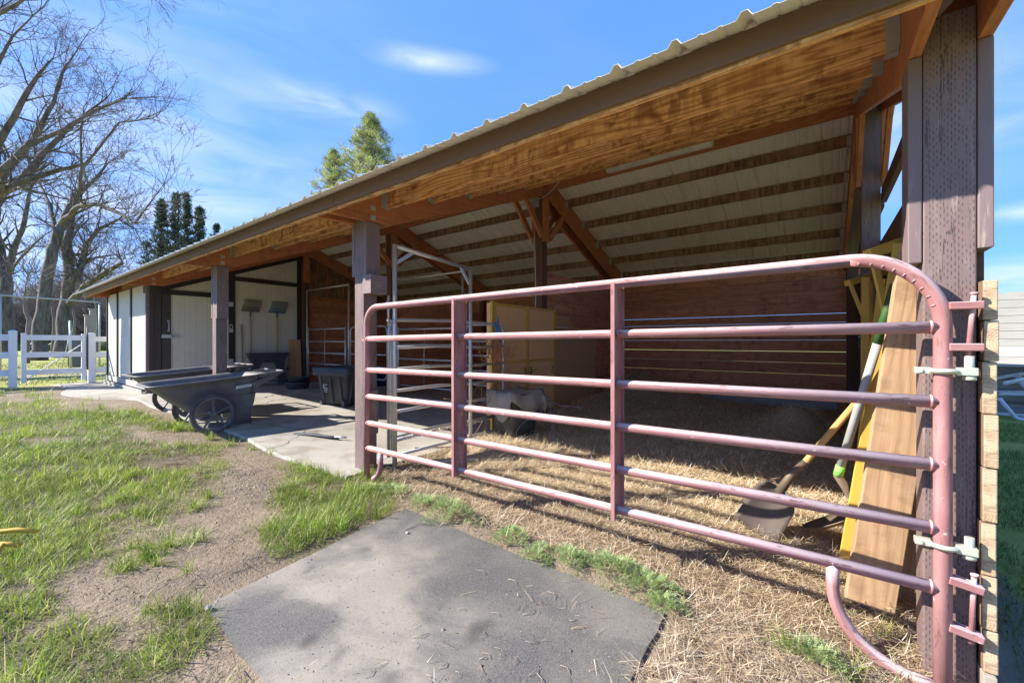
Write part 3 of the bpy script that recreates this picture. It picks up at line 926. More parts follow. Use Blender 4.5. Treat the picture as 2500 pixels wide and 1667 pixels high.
for xx in (-2.42, -1.24):
    b = MB(); zt = 1.523 + .0085 * xx
    b.box(xx - .0015, xx + .0015, -.064, .064, .27 + .0085 * xx, zt - .01)
    b.box(xx - .004, xx + .018, -.068, -.064, .265 + .0085 * xx, zt - .0)
    b.box(xx - .004, xx + .018, .064, .068, .265 + .0085 * xx, zt - .0)
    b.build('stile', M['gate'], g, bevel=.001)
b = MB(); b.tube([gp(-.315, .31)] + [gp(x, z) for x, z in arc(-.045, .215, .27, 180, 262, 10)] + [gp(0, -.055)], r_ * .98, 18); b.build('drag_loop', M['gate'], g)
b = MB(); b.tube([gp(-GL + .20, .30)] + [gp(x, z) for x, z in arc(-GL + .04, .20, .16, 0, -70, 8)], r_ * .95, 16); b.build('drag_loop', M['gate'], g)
# crimps of the bent top corner
b = MB()
for k in range(9):
    a = R(84 - k * 8.5); cx, cz = -.26, 1.263
    p = (cx + .236 * math.cos(a), cz + .236 * math.sin(a))
    q = (cx + .247 * math.cos(a), cz + .247 * math.sin(a))
    b.tube([gp(*p)[:1] + (-.014,) + gp(*p)[2:], gp(*q)[:1] + (-.023,) + gp(*q)[2:]], .0026, 6)
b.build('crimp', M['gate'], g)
# hinge eyes with their rods
for z1, z2, top in ((1.327, 1.18, 1.372), (.352, .183, .385)):
    for z in (z1, z2):
        b = MB(); dx = .0
        b.beam((.012, -.012, z), (.098, -.004 + .0, z - (.016 if z2 < .5 else 0)), .028, .026)
        b.beam((.012, .026, z), (.098, .014, z - (.016 if z2 < .5 else 0)), .006, .026)
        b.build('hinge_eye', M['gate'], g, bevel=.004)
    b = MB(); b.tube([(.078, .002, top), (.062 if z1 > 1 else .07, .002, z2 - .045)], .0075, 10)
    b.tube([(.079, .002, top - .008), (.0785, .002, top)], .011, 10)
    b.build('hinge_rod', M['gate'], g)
for z, up in ((1.094, 1), (.466, -1)):
    b = MB()
    ring = [(.036 * math.cos(a), .036 * math.sin(a)) for a in np.linspace(0, 2 * math.pi, 21)]
    b.tube([(x, y, z) for x, y in ring[:-1]] + [(ring[0][0], ring[0][1], z)], .0, 4, rr=[.011] * 21)
    b.box(-.075, -.03, -.018, .014, z - .012, z + .012)
    b.box(.03, .085, -.022, .018, z - .014, z + .014)
    b.build('hinge_clamp', M['clamp'], g, bevel=.003)
    b = MB(); b.tube([(.066, 0, z - .02), (.066, 0, z + (.055 if up > 0 else .045))], .013, 12); b.tube([(.066, -.0, z - .03), (.066, -.0, z - .018)], .018, 10)
    b.build('hinge_pin', M['clamp'], g)
    b = MB(); b.tube([(-.062, -.024, z), (-.062, .03, z)], .008, 8); b.build('bolt', M['clamp'], g)
# latch tab and chain at the far end
b = MB(); b.box(-GL - .06, -GL - .02, -.012, .012, 1.205, 1.225); b.build('latch_tab', M['gate'], g)
b = MB(); zc = 1.19
for k in range(24):
    c = Vector((-GL - .035 + .006 * math.sin(k * .7), -.01, zc - k * .026))
    pr = []
    for a in np.linspace(0, 2 * math.pi, 9):
        u, v = .008 * math.cos(a), .016 * math.sin(a)
        pr.append(c + Vector((u if k % 2 else 0, 0 if k % 2 else u, v)))
    b.tube(pr, .0022, 5, cap=False)
b.build('chain', M['chain'], g)

# ------------------------------------------------------------------ galvanized panels
def pipe(b, pts, r=.02, n=12): b.tube(pts, r, n)
def bowed(a, c, r=.019, sag=.0, n=5):
    a, c = Vector(a), Vector(c)
    return [a.lerp(c, t) + Vector((0, 0, sag * math.sin(t * math.pi))) for t in np.linspace(0, 1, n)]
# tall walk-through frame beside the post
t = thing('walkthrough_frame', 'tall galvanized square-topped walk-through frame fixed beside the middle front post', 'pipe frame', (-3.17, 2.42, 0))
b = MB(); pipe(b, [(0, 0, 0), (0, 0, 2.10)], .022); b.build('upright', M['galv'], t)
b = MB(); pipe(b, [(-.06, 1.10, 0.02), (-.06, 1.10, 2.04)], .022); b.build('upright', M['galv'], t)
b = MB(); pipe(b, [(-.005, .02, 2.085), (-.055, 1.09, 2.03)], .02); b.build('top_rail', M['galv'], t)
b = MB(); b.beam((-.01, .02, 1.93), (-.02, .24, 2.07), .012, .035, up=(0, -1, 1)); b.build('corner_brace', M['galv'], t)
b = MB(); b.beam((-.06, 1.08, 1.86), (-.05, .93, 2.03), .012, .035, up=(0, 1, 1)); b.build('corner_brace', M['galv'], t)
b = MB(); b.tube([(0.0, -.07, 1.62), (0, -.07, 1.34)], .009, 8); b.box(-.012, .012, -.085, 0, 1.55, 1.565); b.box(-.012, .012, -.085, 0, 1.385, 1.40); b.build('latch_rod', M['galv'], t)

# long panel behind it, its tubes bowed by hooves
def panel(name, label, p, q, zs, group=None, r=.0175, verts=(), feet=True, bow=0, corner=.12):
    p, q = Vector(p), Vector(q); L = (q - p).length; az = math.atan2(q.y - p.y, q.x - p.x)
    t = thing(name, label, 'pipe panel', p, az, group)
    b = MB()
    zt, zb = zs[0], zs[-1]
    fr = [(0, 0, zb), (0, 0, zt - corner)] + [(corner - corner * math.cos(a), 0, zt - corner + corner * math.sin(a)) for a in np.linspace(.2, math.pi / 2, 5)] + \
         [(L * .5, 0, zt + bow)] + [(L - corner + corner * math.sin(a), 0, zt - corner + corner * math.cos(a)) for a in np.linspace(0, math.pi / 2, 6)] + \
         [(L, 0, zb + corner)] + [(L - corner + corner * math.cos(a), 0, zb + corner - corner * math.sin(a)) for a in np.linspace(.2, math.pi / 2, 5)] + [(.03, 0, zb)]
    pipe(b, fr, r); b.build('frame', M['galv'], t)
    for z in zs[1:-1]:
        b = MB(); pipe(b, [(0, 0, z), (L * .35, .01, z + bow * .6), (L * .7, .0, z - bow * .4), (L, 0, z)], r * .92); b.build('rail', M['galv'], t)
    for x in verts:
        b = MB(); pipe(b, [(x * L, 0, zb), (x * L, 0, zt)], r * .6, 8); b.build('upright', M['galv'], t)
    return t
panel('corral_panel', 'battered galvanized panel with bowed rails hung with orange twine', (-3.30, 2.45, 0), (-3.22, 4.12, 0), [1.41, 1.14, .93, .72, .52, .28, .10][:6] + [.10], bow=.018, verts=(.02,))
t = thing('wrapped_rail', 'wire-wrapped pale pipe rail lying low behind the gate post', 'pipe rail', (-3.3, 2.5, .24))
b = MB(); pipe(b, [(0, 0, .0), (-.02, .8, .02), (.04, 1.62, .04)], .018); b.build('rail', M['galv'], t)
b = MB()
for k in range(60):
    a = k * 1.1; y = .1 + k * .021
    b.tube([(0.024 * math.cos(a), y, .01 + .024 * math.sin(a)), (.024 * math.cos(a + .9), y + .016, .01 + .024 * math.sin(a + .9))], .004, 5)
b.build('wire_wrap', M['white_paint'], t)

# pens across the middle of the barn: a tall frame, a walk gate in it, and panels beyond
def pen_gate(xl, xr, grp, label1, label2, z0=.14):
    t = thing('walkthrough_frame', label1, 'pipe frame', (xl, YR, z0), 0, grp)
    L = xr - xl
    for x in (0, L):
        b = MB(); pipe(b, [(x, 0, 0), (x, 0, 2.36)], .022); b.build('upright', M['galv'], t)
    b = MB(); pipe(b, [(0, 0, 2.345), (L, 0, 2.345)], .02); b.build('top_rail', M['galv'], t)
    b = MB(); pipe(b, [(0, 0, .03), (L, 0, .03)], .018); b.build('bottom_rail', M['galv'], t)
    t2 = thing('walk_gate', label2, 'pipe gate', (xl + .10, YR - .02, z0), 0, None)
    l = L - .2
    for x in (0, l):
        b = MB(); pipe(b, [(x, 0, .20), (x, 0, 1.42)], .02); b.build('stile', M['galv'], t2)
    b = MB(); pipe(b, [(l * .46, 0, .22), (l * .47, 0, 1.36)], .008, 8); b.build('brace', M['galv'], t2)
    for z in (1.36, 1.06, .78, .52, .26):
        b = MB(); pipe(b, [(0, 0, z), (l, 0, z - .005)], .017); b.build('rail', M['galv'], t2)
pen_gate(-10.42, -8.55, None, 'tall galvanized frame next to the cream siding at the back of the left bay', 'five-rail galvanized walk gate above the blue plastic step')
pen_gate(-6.86, -5.02, None, 'tall galvanized frame behind the walk-through frame in the middle bay', 'five-rail galvanized walk gate at the back of the middle bay', .08)
panel('corral_panel', 'galvanized panel right of the walk gate, behind the charcoal tub', (-8.48, YR, .12), (-7.15, YR, .1), [1.40, 1.08, .8, .54, .28], verts=(.5,))
panel('corral_panel', 'galvanized panel at the back of the middle bay, beside the yellow cupboard', (-4.95, YR, .08), (-3.55, YR, .04), [1.40, 1.12, .88, .62, .38, .12], verts=(.45,))

# ------------------------------------------------------------------ yellow-framed cupboard
t = thing('tack_cupboard', 'yellow-framed double-door cupboard with plywood panels', 'cupboard', (-3.30, 3.98, 0))
W, H0, H1 = 1.55, .22, 1.705
b = MB(); b.box(-.075, -.02, 0, W, H0, H1 - .02); b.build('carcass', M['ply'], t)
b = MB()
b.box(-.02, .012, 0, .045, .0, H1); b.build('stile', M['yellow'], t, bevel=.003)
b = MB(); b.box(-.02, .012, W - .045, W, .02, H1); b.build('stile', M['yellow'], t, bevel=.003)
for k in (0, 1):
    y0 = .05 + k * (W - .09) / 2; y1 = y0 + (W - .11) / 2
    b = MB(); b.box(-.01, .004, y0, y1, .2, H1 - .03); d = b.build('door', M['ply'], t)
    b = MB()
    for ya, yb in ((y0, y0 + .03), (y1 - .03, y1)): b.box(.004, .018, ya, yb, .2, H1 - .01)
    for z in (H1 - .035, 1.32, .93, .30): b.box(.0045, .016, y0 + .03, y1 - .03, z - .018, z + .018)
    b.build('door_frame', M['yellow'], d, bevel=.002)
    for yy in (y0 + .065, y1 - .075):
        b = MB(); b.tube([(.01, yy, .84), (.035, yy, .83), (.035, yy, .74), (.01, yy, .73)], .008, 6); b.build('handle', M['black_plastic'], d)
b = MB(); b.tube([(.03, .74, .78), (.045, .80, .76), (.04, .88, .785), (.06, .96, .82)], .004, 5); b.build('wire_tie', M['dark_hose'], t)
b = MB(); b.tube([(0, W, 1.42), (.02, W + .35, 1.42), (.02, W + .36, 1.1)], .012, 8); b.build('wall_pipe', M['galv'], t)

# bin in front of it with a feed sack over its rim
def rrect(cx, cy, hx, hy, z, r=.05, n=5):
    o = []
    for sx, sy, a0 in ((1, 1, 0), (-1, 1, 90), (-1, -1, 180), (1, -1, 270)):
        for k in range(n):
            a = R(a0 + 90 * k / (n - 1)); o.append((cx + sx * (hx - r) + r * math.cos(a), cy + sy * (hy - r) + r * math.sin(a), z))
    return o
t = thing('trash_bin', 'grey dented bin standing in the straw before the yellow cupboard', 'bin', (-2.93, 3.98, 0), R(-15))
b = MB()
rings = [rrect(0, 0, .17, .17, 0, .07), rrect(0, 0, .20, .20, .33, .07), rrect(0, 0, .215, .215, .56, .07), rrect(0, 0, .235, .235, .58, .08), rrect(0, 0, .235, .235, .60, .08), rrect(0, 0, .20, .20, .60, .07), rrect(0, 0, .16, .16, .03, .06)]
b.loft(rings, cap0=True, cap1=True); b.build('body', M['bin'], t)
sk = thing('feed_sack', 'pale dirty feed sack draped over the grey bin', 'sack', (-2.93, 3.98, 0), R(-15))
V = []; F = []; nu, nv = 26, 18
for i in range(nu):
    for j in range(nv):
        u, v = i / (nu - 1) * 2 - 1, j / (nv - 1) * 2 - 1
        x = u * .46; y = v * .34
        e = max(abs(x) - .235, 0); e2 = max(abs(y) - .235, 0)
        z = .615 + .012 * math.sin(7 * u + 2) * math.cos(5 * v)
        xx, yy = x, y
        if e > 0: xx = math.copysign(.25 + .02 * math.sin(v * 9), x); z -= e * (1.25 + .3 * math.sin(v * 5 + 1)) - .02 * math.sin(14 * v)
        if e2 > 0: yy = math.copysign(.25 + .015 * math.sin(u * 11), y); z -= e2 * 1.1 * (1.2 + .8 * math.sin(u * 3.4 + 1.2))
        V.append((yy, xx, z))
for i in range(nu - 1):
    for j in range(nv - 1): F.append((i * nv + j, (i + 1) * nv + j, (i + 1) * nv + j + 1, i * nv + j + 1))
o = npmesh('cloth', V, F, M['sack'], sk, smooth=True)
m_ = o.modifiers.new('t', 'SOLIDIFY'); m_.thickness = .006

# orange baling twine and a blue rope hanging from the panel
def strands(name, mat, parent, n, c, spread, L, r=.0035, loops=True):
    b = MB()
    for k in range(n):
        p = Vector(c) + Vector((random.gauss(0, spread), random.gauss(0, spread), random.uniform(-.05, .05)))
        pts = [p]; d = Vector((random.gauss(0, .25), random.gauss(0, .35), -1))
        l = random.uniform(.6, 1) * L; s = 9
        for i in range(s):
            if loops and i > s * .55: d = Vector((d.x, d.y + random.choice((-.3, .3)), d.z + .62))
            d = (d + Vector((random.gauss(0, .3), random.gauss(0, .3), random.gauss(0, .15)))).normalized()
            p = p + d * l / s * 1.15
            if p.z < .02: p.z = .02
            pts.append(p)
        b.tube(pts, r, 5)
    return b.build(name, M[mat], parent)
t = thing('baling_twine', 'tangled hank of orange baling twine on the bowed panel', 'twine', (-3.14, 3.85, 0))
strands('hank', 'twine', t, 30, (0, 0, 1.28), .035, .55)
strands('hank', 'twine', t, 18, (0.02, .03, .86), .04, .95, loops=False)
t = thing('rope', 'blue rope knotted round the top rail by the yellow cupboard', 'rope', (-3.18, 3.95, 1.41))
b = MB()
for k in range(4):
    b.tube([(.028 * math.cos(a), -.02 + k * .014 + a * .001, .028 * math.sin(a) - k * .03) for a in np.linspace(0, 2 * math.pi, 12)], .0085, 6)
b.tube([(0.02, 0, .02), (.02, -.03, .10)], .008, 6); b.tube([(0.03, .0, -.02), (.04, .02, -.12), (.035, .03, -.22)], .009, 6)
b.build('knot', M['blue_rope'], t)
t = thing('loose_twine', 'pale blue twine trailing from the sack down to the straw', 'twine', (-2.72, 4.2, 0))
strands('strand', 'blue_twine', t, 14, (0, 0, .62), .02, .62, loops=False)

# ------------------------------------------------------------------ garden carts
def make_cart(label):
    t = thing('garden_cart', label, 'cart', group=None)
    # +y is the handle end; wheel axle at y=.0
    def ring(z, y0, y1, hw, r):
        return rrect(0, (y0 + y1) / 2, hw, (y1 - y0) / 2, z, r, 6)
    b = MB()
    R_ = []
    lv = [(.20, -.10, .44, .20), (.24, -.13, .46, .215), (.40, -.32, .53, .265), (.58, -.47, .56, .33), (.645, -.54, .58, .35)]
    for z, a, c, hw in lv: R_.append(ring(z, a, c, hw, .10))
    R_ += [ring(.648, -.58, .61, .385, .12), ring(.664, -.595, .615, .395, .12), ring(.674, -.58, .605, .385, .12), ring(.664, -.545, .575, .355, .11)]
    for z, a, c, hw in reversed(lv[:-1]): R_.append(ring(z + .015, a + .025, c - .025, hw - .022, .09))
    b.loft(R_, cap0=True, cap1=True)
    b.build('tub', M['black_plastic'], t)
    # hollow rear foot, moulded in one with the tub
    b = MB()
    b.loft([rrect(0, .36, .24, .10, -.03, .04, 4), rrect(0, .355, .25, .12, .18, .04, 4), rrect(0, .36, .27, .16, .30, .05, 4), rrect(0, .36, .29, .18, .42, .05, 4)], smooth=True, cap0=True)
    b.build('foot', M['black_plastic'], t)
    # handle frame
    b = MB()
    for s in (-1, 1):
        b.beam((s * .34, .56, .645), (s * .29, .88, .665), .035, .05, q_w=.03, q_d=.03)
        b.beam((s * .345, .48, .52), (s * .30, .85, .655), .022, .10, q_d=.03)
    for x in (-.115, .115): b.beam((x, .60, .665), (x * .9, .87, .67), .022, .025)
    b.tube([(-.32, .88, .668), (.32, .88, .668)], .019, 12)
    b.box(-.34, .34, .58, .66, .655, .675)
    b.build('handle', M['black_plastic'], t, bevel=.004)
    b = MB(); b.tube([(-.37, 0, .25), (.37, 0, .25)], .012, 8); b.build('axle', M['galv'], t)
    for s in (-1, 1):
        x = s * .40
        b = MB()
        n = 48; V = []
        for k in range(n):
            a = 2 * math.pi * k / n
            kn = .006 if k % 2 else 0
            V.append([(x + dx, rr * math.cos(a), .25 + rr * math.sin(a)) for dx, rr in ((-.022, .208), (-.028, .225), (-.022, .240), (0, .244 + kn), (.022, .240 + (.006 - kn)), (.028, .225), (.022, .208), (0, .203))])
        V.append(V[0]); b.loft(V)
        wo = b.build('wheel', M['tyre'], t)
        b = MB()
        V = []
        for k in range(n + 1):
            a = 2 * math.pi * k / n
            V.append([(x + dx, rr * math.cos(a), .25 + rr * math.sin(a)) for dx, rr in ((-.02, .208), (.02, .208), (.02, .188), (-.02, .188))])
        b.loft(V, smooth=False)
        for k in range(5):
            a = R(90 + k * 72)
            b.beam((x + s * .012, 0, .25), (x, .192 * math.cos(a), .25 + .192 * math.sin(a)), .022, .030, up=(1, 0, 0), q_w=.018)
        b.tube([(x - .03, 0, .25), (x + .034, 0, .25)], .03, 14)
        b.build('rim', M['black_plastic'], wo)
    # maker's plate
    b = MB(); b.beam((.352, .28, .525), (.356, .46, .53), .006, .055, up=(.35, 0, 1)); pl = b.build('plate', M['label_white'], t, bevel=.002)
    b = MB(); b.beam((.357, .285, .508), (.361, .455, .513), .004, .012, up=(.35, 0, 1)); b.beam((.361, .30, .535), (.365, .44, .539), .003, .006, up=(.35, 0, 1)); b.build('lettering', M['dark_hose'], pl)
    return t
def copy_tree(o, parent=None):
    c = o.copy(); scene.collection.objects.link(c); c.parent = parent
    for ch in list(o.children): copy_tree(ch, c)
    return c
cart = make_cart('dusty black plastic two-wheeled cart, in front of the slim brown post')
cart.location = (-6.44, 1.92, tz(-6.4) - .03); cart.rotation_euler = (R(4.0), 0, R(-2))
cart2 = copy_tree(cart)
cart2.location = (-7.70, 2.02, tz(-7.7) - .03); cart2.rotation_euler = (R(3.5), 0, R(3))
cart2['label'] = 'black plastic cart parked on the far side of the slim brown post'
for c in (cart, cart2): c['group'] = 'garden carts parked at the edge of the slab'

# ------------------------------------------------------------------ tools on the cream wall
def fork(label, mat, hmat, y, z, hang=.30):
    t = thing('stall_fork', label, 'pitchfork', (XW + .05, y, z), 0, None)
    b = MB(); b.tube([(0, 0, -1.15), (.0, 0.01, -.5), (.01, -.005, -.02)], .014, 10); b.build('handle', M[hmat], t)
    b = MB(); b.tube([(.01, 0, -.06), (.015, 0, .05)], .02, 10); b.box(.0, .03, -.19, .19, .045, .085)
    b.build('head', M[mat], t, bevel=.004)
    b = MB()
    for k in range(17):
        yy = -.185 + k * .0231
        b.tube([(.015, yy, .07), (.075, yy, .14), (.09, yy * .97 + .02, .21), (.05, yy * .95 + .055, .33)], .0055, 5)
    b.tube([(.075, -.19, .14), (.075, .19, .14)], .007, 6)
    b.build('tine', M[mat], t)
    return t
fork('brown plastic stall fork hung upside down on the cream wall', 'tool_brown', 'old_handle', 4.02, 1.84)
fork('blue plastic stall fork hung upside down on the cream wall', 'tool_blue', 'handle_wood', 4.60, 1.84)
t = thing('shovel_handle', 'bare weathered tool handle leaning on the cream wall by the door frame', 'tool handle', (XW + .1, 3.86, .15))
b = MB(); b.tube([(0, 0, 0), (-.05, -.01, .75), (-.065, -.02, 1.44)], .017, 10); b.build('handle', M['old_handle'], t)
b = MB(); b.tube([(0.02, 0, -.0), (-.018, 0, .5)], .023, 10); b.build('sleeve', M['dark_hose'], t)

# upended moulded stand
t = thing('plastic_trestle', 'black moulded plastic trestle with an arched opening, against the cream wall', 'trestle', (XW + .18, 4.32, .15))
b = MB()
pr = [(-.46, 0), (-.34, .42), (-.36, .60), (-.42, .70), (-.42, .76), (.42, .76), (.42, .70), (.36, .60), (.34, .42), (.46, 0), (.27, 0), (.2, .46), (.14, .56), (-.14, .56), (-.2, .46), (-.27, 0)]
# two legs and the arch as three pieces of one moulding
b.prism([(-.46, 0), (-.27, 0), (-.20, .46), (-.14, .56), (-.14, .76), (-.42, .76), (-.42, .70), (-.36, .60), (-.34, .42)], 'x', 0, .12)
b.prism([(.46, 0), (.27, 0), (.20, .46), (.14, .56), (.14, .76), (.42, .76), (.42, .70), (.36, .60), (.34, .42)], 'x', 0, .12)
b.box(0, .12, -.1399, .1399, .56, .76)
b.build('body', M['tote'], t, bevel=.008)
b = MB(); b.box(-.02, .15, -.44, .44, .73, .79); b.build('top_edge', M['tote'], t, bevel=.012)
b = MB()
for z in (.12, .2, .28): b.box(.121, .135, -.33, .33, z, z + .03)
b.build('rib', M['tote'], t, bevel=.004)
for y in (-.4, .4):
    b = MB(); b.tube([(.06, y * 1.03, .40), (.06, y * 1.16, .38)], .03, 10); b.build('knob', M['tote'], t)

for i, (y, lab) in enumerate(((4.93, 'left of two short brown boards stood on end by the black wall post'), (5.07, 'right of two short brown boards stood on end by the black wall post'))):
    o = thing('short_board', lab, 'board', (XW + .12 + i * .02, y, .15), 0, 'short boards stood by the wall')
    b = MB(); b.beam((.03, 0, 0), (-.04, 0, 1.10 - .01 * i), .135, .04, up=(1, 0, 0)); b.build('board', M['ply_dark'], o, bevel=.003)

def pan(label, x, y, z, r, h, mat='tote'):
    t = thing('rubber_pan', label, 'feed pan', (x, y, z), 0, 'rubber feed pans by the wall')
    b = MB(); n = 24
    prof = [(r * .82, 0), (r * .95, h * .8), (r * 1.0, h * .85), (r, h), (r * .93, h), (r * .88, h * .8), (r * .76, .02)]
    b.loft([[(a * math.cos(2 * math.pi * k / n), a * math.sin(2 * math.pi * k / n), zz) for k in range(n)] for a, zz in prof], cap0=True, cap1=True)
    b.build('pan', M[mat], t)
pan('wide low black rubber feed pan on the slab by the cream wall', -9.15, 4.42, .17, .25, .15)
pan('smaller rubber pan sitting on the wide low one', -9.2, 4.5, .325, .2, .09)

# blue moulded step
t = thing('mounting_step', 'blue moulded plastic step behind the left walk gate', 'step', (-9.15, 5.52, .17))
b = MB()
b.box(-.28, .28, 0, .5, .30, .36)
b.box(-.28, -.2, 0, .5, 0, .299); b.box(.2, .28, 0, .5, 0, .299)
b.box(-.199, .199, .02, .06, .2, .299); b.box(-.199, .199, .4, .45, 0, .299)
b.build('body', M['blue'], t, bevel=.015)
t = thing('storage_tote', 'dark blue plastic crate beside the blue step in the left pen', 'crate', (-8.5, 5.6, .15))
b = MB(); b.loft([rrect(0, .2, .33, .2, 0, .04), rrect(0, .2, .36, .22, .33, .04), rrect(0, .2, .38, .24, .34, .04), rrect(0, .2, .38, .24, .36, .04), rrect(0, .2, .34, .2, .36, .04), rrect(0, .2, .31, .18, .02, .04)], cap0=True, cap1=True)
b.build('body', M['blue'], t)

# charcoal wheeled tub
t = thing('wheeled_tub', 'large charcoal plastic tub with moulded rim and white stencil mark', 'tub', (-6.63, 4.02, tz(-6.6) + .03), R(14))
b = MB()
b.loft([rrect(0, 0, .27, .26, .03, .05), rrect(0, 0, .33, .31, .50, .06), rrect(0, 0, .385, .365, .51, .07), rrect(0, 0, .40, .38, .64, .07), rrect(0, 0, .375, .355, .65, .07), rrect(0, 0, .35, .33, .62, .06), rrect(0, 0, .25, .24, .07, .05)], cap0=True, cap1=True)
b.build('body', M['tote'], t)
b = MB()
for x in (-.2, .0, .2):
    b.beam((x, -.265, .04), (x, -.345, .50), .035, .03, up=(0, -1, 0))
for x in (-.24, .24): b.box(x - .03, x + .03, -.30, -.2, 0, .1)
for y in (-.18, .18): b.beam((.272, y, .04), (.352, y, .50), .03, .035, up=(1, 0, 0))
b.build('rib', M['tote'], t, bevel=.006)
b = MB()
for zz, l in ((.36, .09), (.33, .05), (.30, .09), (.27, .09), (.24, .07)):
    k = -.318 - (zz - .3) * .17
    b.beam((-.15, k - .012, zz), (-.15 + l, k - .012, zz), .004, .010, up=(0, -.1, 1))
b.beam((-.15, -.332, .30), (-.15, -.338, .36), .01, .004, up=(0, 1, 0))
b.build('stencil', M['label_white'], t)

# things lying on the slab
t = thing('hose_end', 'dark flattened hose end lying on the slab beyond the grass', 'hose', (-4.85, 2.45, tz(-4.8) + .034))
b = MB(); b.tube([(-.3, .0, .012), (-.15, .06, .014), (.0, .1, .02), (.2, .15, .02), (.34, .2, .012)], .018, 8); b.tube([(-.3, .06, .01), (-.1, .14, .02), (.2, .17, .012)], .010, 6)
b.build('hose', M['dark_hose'], t)
b = MB(); b.tube([(.3, .18, .025), (.42, .25, .02)], .014, 8); b.build('fitting', M['galv'], t)
def lie(name, label, cat, p, q, w_, d_, mat):
    p, q = Vector(p), Vector(q); t = thing(name, label, cat, p)
    b = MB(); b.beam((0, 0, 0), q - p, w_, d_); b.build('board', M[mat], t, bevel=.003); return t
lie('wooden_batten', 'thin weathered batten lying across the edge of the straw', 'batten', (-3.02, 2.62, .06), (-2.55, 2.9, .11), .05, .03, 'plank_grey')
lie('thin_rod', 'thin dark rod lying on the slab behind the gate', 'rod', (-3.52, 2.95, .05), (-2.95, 3.4, .06), .012, .012, 'trim')

# ------------------------------------------------------------------ things leaning at the right-hand post
t = thing('leaning_plank', 'fresh pale two-by-eight plank leaning just behind the gate hinge', 'plank', (.17, 2.44, .02))
b = MB(); b.beam((0, 0, 0), (.185, .02, 1.56), .045, .17, up=(.93, .10, 0)); b.build('plank', M['plank_new'], t, bevel=.004)
t = thing('leaning_plank', 'greyer plank stood between the fresh plank and the hinge post', 'plank', (.29, 2.56, .0))
b = MB(); b.beam((0, .04, 0), (.12, .06, 1.45), .03, .09, up=(.9, .4, 0)); b.build('plank', M['plank_grey'], t, bevel=.004)

def scoop():
    t = thing('scoop_shovel', 'wide scoop shovel with pale wooden handle leaning in the straw', 'shovel', (-.33, 2.86, .05))
    b = MB()
    # blade: a curved tray, lip down in the straw
    V = []; nu, nv = 9, 9
    ax = Vector((.19, .05, .36)).normalized()       # along the blade towards the handle
    sd_ = Vector((.90, -.25, -.40)).normalized(); nn = ax.cross(sd_).normalized()
    if nn.z < 0: nn = -nn
    rings = []
    for i in range(nu):
        u = i / (nu - 1); w_ = .125 * (1 - .10 * u) * (1 if u < .8 else 1 - (u - .8) * 1.6)
        row = []
        for j in range(nv):
            v = j / (nv - 1) * 2 - 1
            p = ax * (u * .33) + sd_ * (v * w_) + nn * (.055 * v * v * (.4 + u * .8) + .05 * (u ** 3) - .02)
            row.append(p + nn * .004)
        for j in reversed(range(nv)):
            v = j / (nv - 1) * 2 - 1
            p = ax * (u * .33) + sd_ * (v * w_) + nn * (.055 * v * v * (.4 + u * .8) + .05 * (u ** 3) - .02)
            row.append(p - nn * .003)
        rings.append(row)
    b.loft(rings, cap0=True, cap1=True); b.build('blade', M['scoop'], t)
    top = Vector((.49, .10, .82))
    s0 = ax * .30 + nn * .03
    b = MB(); b.tube([s0, s0 + ax * .13 + nn * .0, s0.lerp(top, .35)], .022, 10, rr=[.026, .022, .0185]); b.build('socket', M['rusty'], t)
    b = MB(); b.tube([s0 + ax * .10, s0.lerp(top, .35), s0.lerp(top, .7), top], .0175, 12); b.build('handle', M['handle_wood'], t)
scoop()
t = thing('round_shovel', 'rusty round-point shovel with grey fibreglass handle and lime collar', 'shovel', (-.03, 2.91, .12))
rings = []
ax = Vector((.62, -.10, .50)).normalized(); sd_ = Vector((.16, .98, 0)).normalized(); nn = ax.cross(sd_).normalized()
if nn.z < 0: nn = -nn
for i in range(10):
    u = i / 9; w_ = .115 * math.sqrt(max(.02, min(1, u * 2.4))) * (1 if u < .85 else .95)
    row = []
    for sg in (1, -1):
        js = range(9) if sg > 0 else reversed(range(9))
        for j in js:
            v = j / 8 * 2 - 1
            row.append(ax * (u * .28 - .04) + sd_ * (v * w_) + nn * (.03 * v * v + .03 * (1 - u) ** 2 - .01 + sg * .0025))
    rings.append(row)
b = MB(); b.loft(rings, cap0=True, cap1=True); b.build('blade', M['rusty'], t)
p0 = ax * .20 + nn * .01; p1 = Vector((.10, -.16, .38)); p2 = Vector((.30, -.36, 1.34))
b = MB(); b.tube([p0, ax * .27 + nn * .02, p1], .02, 10, rr=[.03, .026, .021]); b.build('socket', M['rusty'], t)
b = MB(); b.tube([p1, p1.lerp(p2, .06)], .0215, 12); b.build('collar', M['green_band'], t)
b = MB(); b.tube([p1.lerp(p2, .05), p1.lerp(p2, .5), p1.lerp(p2, .72)], .0185, 12); b.build('handle', M['grey_pvc'], t)
b = MB(); b.tube([p1.lerp(p2, .72), p2], .0195, 12); b.build('grip', M['dark_green'], t)

